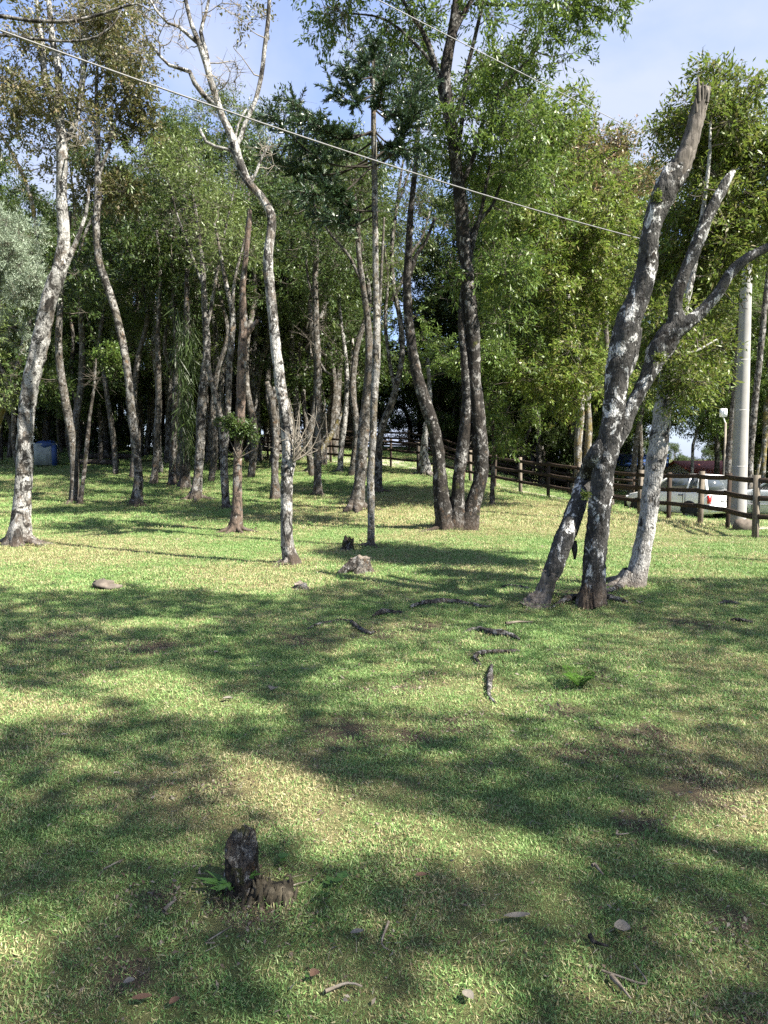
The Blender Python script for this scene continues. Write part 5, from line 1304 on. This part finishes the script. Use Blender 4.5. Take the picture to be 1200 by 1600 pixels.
tp = ground(73, 722) if False else at(73, 718, 33.0)
tp[2] = float(terrain(tp[0], tp[1]))
tank = thing('water_tank', 'pale square water tank with a blue cover among the trunks on the left', 'water tank', tp)
a = Acc(); box(a, (tp[0], tp[1], tp[2] + .55), (.95, .8, .95), 0.3, bev=.12); obj('tank_body', a, plain('tank_pale', (0.20, 0.23, 0.22), 0.5, 0.4, var=0.35, scale=4), tank, smooth=False)
a = Acc(); c = np.array([tp[0], tp[1], tp[2] + .95]); blob(a, c, (.54, .48, .20), 14, 8, 0.05, 9); obj('cover', a, M['blue_paint'], tank)
a = Acc(); box(a, (tp[0] + .46, tp[1] - .24, tp[2] + .5), (.22, .25, .9), 0.3, bev=.05); obj('cover_flap', a, M['blue_paint'], tank, smooth=False)

# dark benches / logs in the shade
for k, (px_, py_, w, label) in enumerate(((165, 712, 2.6, 'long dark fallen log lying in the shade of the wood, upper of two'), (150, 722, 2.0, 'dark fallen log lying lower beside the pink-footed trunk'))):
    c = ground(px_, py_ + 6); a = Acc()
    P = np.array([c + [-w / 2, .2, .14], c + [-w / 5, 0, .18], c + [w / 5, 0, .17], c + [w / 2, .15, .13]]); C = catmull(P, .12); tube(a, C, np.full(len(C), .14 - .02 * k), 10, 0.05)
    tag(obj('fallen_log', a, M['bark_dark'], origin=tuple(c)), label, 'log')

# ------------------------------------------------------------------ stumps, rocks, roots on the lawn
def stump(name, label, foot, w, h, bark, topm, lean=(0, 0), hollow=0.0, flare=0.6, seed=0, jag=0.15, k=22, rgh=0.03):
    b = ground(*foot); r = w * 0.5 * b[1] / F; H = h * b[1] / F
    root = thing(name, label, 'tree stump', b); g = np.random.default_rng(seed)
    a = Acc(); n = 14; t = np.linspace(-0.25, 1, n); th = np.arange(k) * 2 * math.pi / k
    ph = g.uniform(0, 6.28, 4); V = []
    rim = 1 + jag * (np.sin(2 * th + ph[0]) * .6 + np.sin(5 * th + ph[1]) * .3 + g.normal(0, .25, k))
    for i, tt in enumerate(t):
        f = 1 + rgh * (np.sin(13 * th + ph[0] + 5 * np.sin(tt * 6)) * .5 + g.normal(0, .5, k)) + flare * math.exp(-max(0, tt) / .25) * (0.6 + .4 * np.sin(5 * th + ph[2])) + .05 * np.sin(9 * th + ph[3] + tt * 3) + g.normal(0, .025, k)
        zz = np.where(tt > .8, tt * (1 + (rim - 1) * (tt - .8) / .2), tt)
        V.append(np.stack([b[0] + lean[0] * H * tt + r * f * np.cos(th), b[1] + lean[1] * H * tt + r * f * np.sin(th), b[2] + H * zz], -1))
    V = np.concatenate(V); q = [[i * k + j, i * k + (j + 1) % k, (i + 1) * k + (j + 1) % k, (i + 1) * k + j] for i in range(n - 1) for j in range(k)]
    a.add(V, q); obj('bark', a, bark, root)
    a = Acc(); ring = V[-k:]; c = ring.mean(0); rows = [ring, c + (ring - c) * .86 + [0, 0, .004 - hollow * H * .4], c + (ring - c) * .5 + [0, 0, -hollow * H], c + (ring - c) * .2 + [0, 0, -hollow * H]]
    rows = [x + np.c_[np.zeros((k, 2)), g.normal(0, .006, k)] if i else x for i, x in enumerate(rows)]
    VV = np.concatenate(rows + [c[None] - [0, 0, hollow * H]]); q = [[i * k + j, i * k + (j + 1) % k, (i + 1) * k + (j + 1) % k, (i + 1) * k + j] for i in range(3) for j in range(k)]
    a.add(VV, q, [[3 * k + j, 3 * k + (j + 1) % k, 4 * k] for j in range(k)]); obj('cut_top', a, topm, root)
    return root, b, r, H
st, b, r, H = stump('cut_stump', 'dark mossy cut stump standing in the shaded grass of the near lawn', (377, 1388), 52, 64, M['stump_bark'], M['stump_top'], (0.0, 0.12), 0.03, 0.25, 3, 0.02, 44, 0.05)
# slanting cut face
for o in st.children:
    me = o.data; co = np.zeros(len(me.vertices) * 3, np.float32); me.vertices.foreach_get('co', co); co = co.reshape(-1, 3)
    f = np.clip((co[:, 2] - 0.5 * H) / (0.5 * H), 0, 1.2); co[:, 2] += f * (co[:, 1] * 0.85 - 0.01); me.vertices.foreach_set('co', co.ravel()); me.update()
rb = Acc(); rp = ground(424, 1402)
for k in range(46):
    a0 = rp + np.array([rng.uniform(-.10, .09), rng.uniform(-.06, .05), -.02]); b0 = a0 + np.array([rng.normal(0, .02), rng.normal(0.01, .02), rng.uniform(.03, .085)]); tube(rb, np.linspace(a0, b0, 4), np.array([.012, .011, .008, .002]) * rng.uniform(.6, 1.3), 5, .3, seed=k)
blob(rb, rp + np.array([-.01, .01, .0]), (.10, .06, .04), 16, 10, .2, 5)
tag(obj('rotten_stump', rb, M['rotdark'], origin=tuple(rp)), 'low crumbling brown stump remnant just right of the dark cut stump', 'tree stump')
stump('weathered_stump', 'pale weathered stump with a spreading root, left of the araucaria foot', (562, 893), 30, 22, M['stump_weathered'], M['deadwood'], (0.05, 0.1), 0.1, 1.1, 5, 0.10, 34, 0.05)
a = Acc(); p0 = ground(562, 893); p1 = ground(528, 896); C = catmull(np.vstack([p0 + [0, -.05, .14], (p0 + p1) / 2 + [0, -.03, .08], p1 + [0, 0, -.02]]), .04); tube(a, C, np.linspace(.10, .04, len(C)), 10, .12)
o = [x for x in bpy.data.objects if x.name == 'weathered_stump'][0]; obj('root', a, M['root'], o)
stump('small_stump', 'small jagged grey stump behind the weathered stump', (543, 859), 17, 17, M['stump_bark'], M['rotwood'], (0.1, 0), 0.15, 0.5, 6, 0.4)
stump('low_stump', 'low grey stump remnant left of the weathered stump in the sunlit grass', (470, 921), 20, 10, M['root'], M['deadwood'], (0, 0), 0.1, 0.8, 7, 0.3)
rp = ground(161, 919); a = Acc(); blob(a, rp + np.array([0, 0, .05]), (.12, .10, .055), 14, 9, .14, 12); blob(a, rp + np.array([.13, -.03, .02]), (.12, .09, .04), 12, 7, .12, 13)
tag(obj('rock', a, M['stone'], origin=tuple(rp)), 'brownish grey rock half sunk in the sunlit grass on the left', 'rock')

def surface_root(label, pts, w0, w1, seed, lift=0.0):
    P = np.array([ground(x, y) for x, y in pts]); P[:, 2] += lift
    w = np.linspace(w0, w1, len(P)) * .43 * P[:, 1] / F
    C = catmull(np.c_[P, w], .035); g = np.random.default_rng(seed)
    C[:, 2] = terrain(C[:, 0], C[:, 1]) + .022 + C[:, 3] * (0.35 + .35 * np.sin(np.arange(len(C)) * .21 + seed)); uu = np.linspace(0.02, 0.98, len(C)); C[:, 3] *= (1 + .3 * np.sin(uu * 23 + seed) * np.sin(uu * 11)) * np.sin(np.pi * uu) ** .35; C[:, 2] -= .03 * (1 - np.sin(np.pi * uu) ** .5)
    a = Acc(); tube(a, C[:, :3], np.abs(C[:, 3]), 10, .14, True, 0, seed)
    tag(obj('surface_root', a, M['root'], origin=tuple(P[0])), label, 'tree root', 'roots showing above the lawn')
surface_root('long grey tree root bowed across the middle of the lawn', [(640, 952), (664, 946), (700, 943), (730, 946), (755, 951), (772, 949)], 11, 7, 1)
surface_root('short grey root just left of the long bowed one', [(582, 966), (600, 960), (618, 960), (632, 958)], 10, 7, 2)
surface_root('pale knobbly root sloping to a dark end, leftmost on the lawn', [(536, 970), (548, 974), (560, 983), (576, 992), (586, 988)], 10, 6, 3)
surface_root('thin dark root trailing left from the pale knobbly root', [(538, 968), (520, 974), (500, 978), (478, 985)], 6, 4, 4)
surface_root('forked dark root ending in a pale knob, right of the long bowed root', [(722, 990), (745, 986), (770, 994), (790, 996), (812, 1002)], 9, 12, 5)
surface_root('thin dark root bending down toward the pale upright root', [(812, 1018), (785, 1022), (760, 1024), (742, 1030), (752, 1042)], 8, 7, 6)
surface_root('pale root with a brown end pointing at the viewer', [(768, 1042), (766, 1058), (765, 1075), (764, 1090), (775, 1100)], 11, 11, 7)
surface_root('straight thin dark root right of the broken-topped tree', [(1120, 946), (1140, 944), (1160, 946)], 6, 5, 8)
surface_root('short dark root farther right on the shaded lawn', [(1142, 970), (1160, 973), (1180, 974)], 8, 6, 9)
surface_root('thin dark root reaching left from the broken-topped tree', [(830, 922), (800, 918), (775, 920)], 7, 4, 10)
for k, (pts, l) in enumerate((([(905, 935), (880, 944), (858, 952)], 'root between the two legs of the broken-topped tree'), ([(935, 938), (965, 940), (985, 944)], 'root reaching right from the broken-topped tree'), ([(975, 916), (955, 925), (935, 934)], 'pale root between the broken-topped tree and the leafy pale trunk'))):
    surface_root(l, pts, 14, 6, 20 + k)

# fern and weeds
fp = ground(905, 1074); fern = thing('fern', 'small bright green fern growing alone on the shaded lawn', 'fern', fp)
for k in range(11):
    a = Acc(); az = k * 2 * math.pi / 11 + random.uniform(-.2, .2); L = random.uniform(.10, .17); d = np.array([math.cos(az), math.sin(az), 0]); n = 16
    t = np.linspace(0.08, 1, n)[:, None]; P = fp + d * L * t + np.array([0, 0, 1.0]) * (L * 1.9 * t - L * 1.1 * t ** 2); side = np.array([-d[1], d[0], 0])
    for s in (-1, 1): kites(a, P, side * s + d * .45 + np.zeros((n, 3)), np.tile([0, 0, 1.0], (n, 1)), .055 * np.sin(np.linspace(.5, 3.0, n)), np.full(n, .012))
    obj('frond', a, M['fern'], fern, smooth=False)
wp = ground(395, 1396)
def weed(label, foot, n, L, seed, h=0.05):
    g = np.random.default_rng(seed); b = ground(*foot); root = thing('weed', label, 'plant', b)
    for k in range(n):
        a = Acc(); az = g.uniform(0, 6.28); d = np.array([math.cos(az), math.sin(az), 0]); p = b + d * g.uniform(.01, .06) + np.array([0, 0, g.uniform(.02, h)])
        twig_tubes(a, b[None], p[None], .0018)
        for ang in (-.9, 0, .9):
            dd = rot_z(d, ang) + np.array([0, 0, g.uniform(-.1, .3)]); l = L * g.uniform(.7, 1.1) * (1 if ang == 0 else .75); kites(a, p[None], dd[None], np.array([[g.normal(0, .2), g.normal(0, .2), 1.0]]), [l], [l * .6])
        obj('leaf', a, M['leaf_weed'], root, smooth=False)
weed('green lobed weed growing against the front of the dark cut stump', (372, 1400), 7, .05, 1, .09)
weed('small green weed right of the crumbling stump remnant', (526, 1398), 4, .045, 2, .04)
weed('small green weed above the crumbling stump remnant', (428, 1352), 2, .045, 3, .03)
a = Acc(); g = np.random.default_rng(8); b = ground(362, 1392)
for k in range(5):
    az = g.uniform(2.2, 5.2); d = np.array([math.cos(az), math.sin(az) * .6, .25])[None]; kites(a, b[None] + [0, 0, .02], d, np.array([[0, 0, 1.0]]), [g.uniform(.10, .15)], [.028])
tag(obj('broad_leaf_weed', a, M['leaf_weed'], origin=tuple(b), smooth=False), 'dark green strap-leaved weed at the left foot of the cut stump', 'plant')

# loose sticks and leaves lying on the lawn that can be picked out
def stick(label, p0, p1, w, seed, mat='stick', bend=.03):
    a_, b_ = ground(*p0), ground(*p1); g = np.random.default_rng(seed); r = w * .5 * a_[1] / F
    m = (a_ + b_) / 2 + np.array([g.normal(0, bend), g.normal(0, bend), 0]); C = catmull(np.vstack([a_, m, b_]), .02); C[:, 2] = terrain(C[:, 0], C[:, 1]) + r + .012
    a = Acc(); tube(a, C, r * (1 - .6 * np.linspace(0, 1, len(C))), 7, .12, True, 0, seed); tag(obj('stick', a, M[mat], origin=tuple(a_)), label, 'stick', 'loose sticks on the lawn')
stick('pale curved stick lying near the bottom edge, left of centre', (508, 1558), (566, 1550), 7, 1)
stick('forked pale stick end lying at the lower right of the lawn', (955, 1535), (985, 1570), 9, 2)
stick('short pale stick beside the forked one at the lower right', (940, 1524), (990, 1512), 5, 3)
stick('short dark stick above the forked pale one at the lower right', (922, 1470), (950, 1487), 8, 4, 'root')
stick('thin upright-lying twig right of the bottom centre', (607, 1448), (608, 1492), 5, 5)
stick('thin twig lying straight on the left of the near lawn', (162, 1364), (186, 1354), 3, 6)
stick('brown twig lying between the left edge and the cut stump', (256, 1432), (276, 1414), 8, 7)
stick('thin pale twig running from the crumbling stump', (336, 1480), (364, 1452), 3, 8)
stick('pale twig standing out of the weeds by the crumbling stump', (455, 1402), (480, 1384), 4, 9)
stick('small pale stick on the grass right of centre', (964, 1304), (982, 1308), 4, 10)
stick('brown stick in the worn patch right of centre', (925, 1360), (942, 1374), 7, 11)
stick('thin pale root-like stick lying below the broken-topped tree', (790, 978), (832, 976), 5, 12)
def loose_leaf(label, p, L, W, az, col, seed, curl=.3):
    b = ground(*p); s = b[1] / F; g = np.random.default_rng(seed); a = Acc(); n = 7
    t = np.linspace(0, 1, n); wd = W * s * .5 * np.sin(np.pi * (t * .92 + .04)) ** .8; l = L * s; V = []
    d = np.array([math.cos(az), math.sin(az), 0]); sd = np.array([-d[1], d[0], 0])
    for tt, w in zip(t, wd):
        c = b + d * l * (tt - .5) + np.array([0, 0, .022 + curl * l * (tt - .5) ** 2]); V += [c + sd * w + [0, 0, w * .6], c, c - sd * w + [0, 0, w * .6]]
    a.add(V, [[i * 3 + j, i * 3 + j + 1, i * 3 + 4 + j, i * 3 + 3 + j] for i in range(n - 1) for j in range(2)])
    tag(obj('fallen_leaf', a, col, origin=tuple(b)), label, 'leaf', 'fallen leaves lying on the lawn')
pale = plain('pale_leaf', (0.15, 0.135, 0.11), .8, .2, var=.5); brown = plain('brown_leaf', (0.085, 0.05, 0.033), .7, .2, var=.3)
loose_leaf('long pale dry leaf lying in the grass right of the bottom centre', (808, 1442), 44, 14, .12, pale, 1)
loose_leaf('upright pale leaf above the forked stick at the lower right', (972, 1464), 30, 26, 1.4, pale, 2, 1.2)
loose_leaf('pale curled leaf near the bottom edge, right of centre', (731, 1567), 24, 18, 2.2, pale, 3)
loose_leaf('pale leaf lying right of the crumbling stump', (558, 1467), 22, 12, .3, pale, 4)
loose_leaf('reddish brown leaf near the bottom edge', (492, 1533), 18, 18, .8, brown, 5)
loose_leaf('reddish leaf on the sunlit diagonal patch', (658, 1377), 20, 12, .2, brown, 6)
loose_leaf('brown leaf at the bottom left of the lawn', (222, 1571), 32, 14, .2, brown, 7)
loose_leaf('small brown leaf right of the bottom left one', (273, 1576), 20, 14, .9, brown, 8)
loose_leaf('grey folded leaf on the worn spot at the bottom left', (202, 1545), 18, 14, .5, pale, 9)
loose_leaf('white leaf lying in the shade left of centre', (427, 1082), 14, 18, 1.3, pale, 10)
loose_leaf('pale leaf on the grass left of the worn patch', (356, 1097), 16, 10, .2, pale, 11)
loose_leaf('small white leaf in the middle of the shaded lawn', (338, 1024), 9, 9, .6, pale, 12)
loose_leaf('pale speck of leaf on the left of the shaded lawn', (100, 1154), 12, 6, .1, pale, 13)
loose_leaf('white stone-like leaf below the leafy pale trunk', (1000, 945), 9, 12, 1.2, pale, 14)

# ------------------------------------------------------------------ grass and litter
def worn(x, y): return vnoise(x, y, 0.9, 61) * .6 + vnoise(x, y, 2.6, 62) * .4
g = np.random.default_rng(12)
def scatter(n, y0, y1, k=0.6, pad=0.7):
    y = np.sqrt(g.uniform(y0 ** 2, y1 ** 2, n)); x = g.uniform(-1, 1, n) * (k * y + pad); return x, y
acc = Acc(); n = 300; R_ = .13
rr = R_ * np.sqrt(g.uniform(0, 1, n)); aa = g.uniform(0, 6.283, n); az = g.uniform(0, 6.283, n); el = np.abs(g.normal(.55, .38, n))
d = np.stack([np.cos(az) * np.cos(el), np.sin(az) * np.cos(el), np.sin(el)], -1)
kites(acc, np.stack([rr * np.cos(aa), rr * np.sin(aa), np.full(n, -.005)], -1), d, g.normal(0, .5, (n, 3)) + [0, 0, 1.0], g.uniform(.5, 1.4, n) * .019, g.uniform(.7, 1.35, n) * .0031, .12, .4)
grass = obj('grass', acc, M['grass'], smooth=False, kind='stuff')
ng = bpy.data.node_groups.new('lawn_scatter', 'GeometryNodeTree')
ng.interface.new_socket('Geometry', in_out='INPUT', socket_type='NodeSocketGeometry'); ng.interface.new_socket('Geometry', in_out='OUTPUT', socket_type='NodeSocketGeometry')
N_, L_ = ng.nodes, ng.links
gi = N_.new('NodeGroupInput'); go = N_.new('NodeGroupOutput'); oi = N_.new('GeometryNodeObjectInfo'); oi.inputs['Object'].default_value = bpy.data.objects['ground']; oi.transform_space = 'RELATIVE'
po = N_.new('GeometryNodeInputPosition'); sp = N_.new('ShaderNodeSeparateXYZ'); L_.new(po.outputs[0], sp.inputs[0])
def mth(op, a, b=None, c=None):
    m = N_.new('ShaderNodeMath'); m.operation = op
    for k, v in enumerate((a, b, c)):
        if v is None: continue
        if hasattr(v, 'is_linked'): L_.new(v, m.inputs[k])
        else: m.inputs[k].default_value = v
    return m.outputs[0]
inside_x = mth('LESS_THAN', mth('ABSOLUTE', sp.outputs['X']), mth('MULTIPLY_ADD', sp.outputs['Y'], 0.62, 1.0))
nz = N_.new('ShaderNodeTexNoise'); nz.inputs['Scale'].default_value = 1.1; nz.inputs['Detail'].default_value = 5; nz.inputs['Roughness'].default_value = .65; L_.new(po.outputs[0], nz.inputs['Vector'])
mr = N_.new('ShaderNodeMapRange'); mr.inputs['From Min'].default_value = .56; mr.inputs['From Max'].default_value = .70; mr.inputs['To Min'].default_value = 1.0; mr.inputs['To Max'].default_value = .12; L_.new(nz.outputs['Fac'], mr.inputs['Value'])
bare = bare_field(ng, None, po.outputs[0])
cover = mth('MULTIPLY', mr.outputs[0], mth('SUBTRACT', 1.0, mth('MULTIPLY', bare, .93)))
hz_ = N_.new('ShaderNodeTexNoise'); hz_.inputs['Scale'].default_value = 2.6; hz_.inputs['Detail'].default_value = 4; L_.new(po.outputs[0], hz_.inputs['Vector'])
hgt = N_.new('ShaderNodeMapRange'); hgt.inputs['From Min'].default_value = .3; hgt.inputs['From Max'].default_value = .7; hgt.inputs['To Min'].default_value = .7; hgt.inputs['To Max'].default_value = 1.3; L_.new(hz_.outputs['Fac'], hgt.inputs['Value'])
jn = N_.new('GeometryNodeJoinGeometry')
for k, (y0, y1, dens, sc_) in enumerate(((1.2, 3.4, 170, .95), (3.4, 5.5, 120, 1.15), (5.5, 8.5, 100, 1.4), (8.5, 16, 48, 1.9), (16, 32, 15, 3.0), (32, 50, 5, 4.6))):
    band = mth('MULTIPLY', mth('GREATER_THAN', sp.outputs['Y'], y0), mth('LESS_THAN', sp.outputs['Y'], y1))
    de = mth('MULTIPLY', mth('MULTIPLY', band, inside_x), mth('MULTIPLY', cover, float(dens)))
    dp = N_.new('GeometryNodeDistributePointsOnFaces'); dp.inputs['Seed'].default_value = k + 3
    L_.new(oi.outputs['Geometry'], dp.inputs['Mesh']); L_.new(de, dp.inputs['Density'])
    rv = N_.new('FunctionNodeRandomValue'); rv.data_type = 'FLOAT_VECTOR'; rv.inputs[0].default_value = (-.12, -.12, 0); rv.inputs[1].default_value = (.12, .12, 6.283)
    rs_ = N_.new('FunctionNodeRandomValue'); rs_.data_type = 'FLOAT'; rs_.inputs[2].default_value = .75 * sc_; rs_.inputs[3].default_value = 1.25 * sc_
    ip = N_.new('GeometryNodeInstanceOnPoints'); cp_ = N_.new('GeometryNodeCaptureAttribute'); cp_.capture_items.new('FLOAT', 'height'); L_.new(oi.outputs['Geometry'], cp_.inputs['Geometry']); L_.new(hgt.outputs[0], cp_.inputs[1]); L_.new(cp_.outputs['Geometry'], dp.inputs['Mesh']); L_.new(dp.outputs['Points'], ip.inputs['Points']); L_.new(gi.outputs[0], ip.inputs['Instance'])
    L_.new(rv.outputs[0], ip.inputs['Rotation']); L_.new(mth('MULTIPLY', rs_.outputs[1], cp_.outputs[1]), ip.inputs['Scale']); L_.new(ip.outputs[0], jn.inputs[0])
L_.new(jn.outputs[0], go.inputs[0])
md = grass.modifiers.new('lawn_scatter', 'NODES'); md.node_group = ng
acc = Acc()
def lay_leaves(x, y, L):
    n = len(x); z = terrain(x, y) + g.uniform(.004, .02, n); az = g.uniform(0, 6.283, n)
    d = np.stack([np.cos(az), np.sin(az), g.normal(0, .35, n)], -1); kites(acc, np.stack([x, y, z], -1), d, g.normal(0, .5, (n, 3)) + [0, 0, 1.0], g.uniform(.35, 1.5, n) * L, g.uniform(.2, .6, n) * L, .35)
for n, y0, y1, L in ((5600, 1.6, 5, .02), (7500, 5, 12, .034), (4000, 12, 30, .07)):
    x, y = scatter(n, y0, y1); drift = vnoise(x, y, 1.3, 91) * .6 + vnoise(x, y, 4.0, 92) * .4
    k_ = g.uniform(0, 1, n) < np.clip((drift - .36) * 3.2, .06, 1); lay_leaves(x[k_], y[k_], L)
for mx, my, r_ in BARE_PLACES:
    n = 70; lay_leaves(mx + g.normal(0, r_ * .8, n), my + g.normal(0, r_ * .8, n), .012 + .0035 * my)
obj('leaf_litter', acc, M['litter'], smooth=False, kind='stuff')
acc = Acc()
for n, y0, y1, L, r in ((900, 1.6, 5, .045, .0013), (1300, 5, 14, .08, .0024)):
    x, y = scatter(n, y0, y1); az = g.uniform(0, 6.283, n); l = g.uniform(.3, 1.5, n) * L
    A = np.stack([x, y, terrain(x, y) + .012], -1); B = A + np.stack([np.cos(az) * l, np.sin(az) * l, g.uniform(-.006, .010, n)], -1); twig_tubes(acc, A, B, r)
obj('twig_litter', acc, M['twig_pale'], kind='stuff')

acc = Acc(); K = 260
x, y = scatter(K, 1.7, 11); n_ = 26
xx = np.repeat(x, n_) + g.normal(0, 1, K * n_) * np.repeat(g.uniform(.03, .10, K), n_); yy = np.repeat(y, n_) + g.normal(0, 1, K * n_) * np.repeat(g.uniform(.03, .10, K), n_)
az = g.uniform(0, 6.283, K * n_); d = np.stack([np.cos(az), np.sin(az), g.uniform(-.1, .5, K * n_)], -1)
sc_ = np.repeat(g.uniform(.008, .017, K), n_) * (1 + .05 * yy)
kites(acc, np.stack([xx, yy, terrain(xx, yy) + g.uniform(.006, .02, K * n_)], -1), d, g.normal(0, .3, (K * n_, 3)) + [0, 0, 1.0], sc_ * g.uniform(.7, 1.3, K * n_), sc_ * .8, .1, .55)
obj('weeds', acc, M['leaf_weed'], smooth=False, kind='stuff')
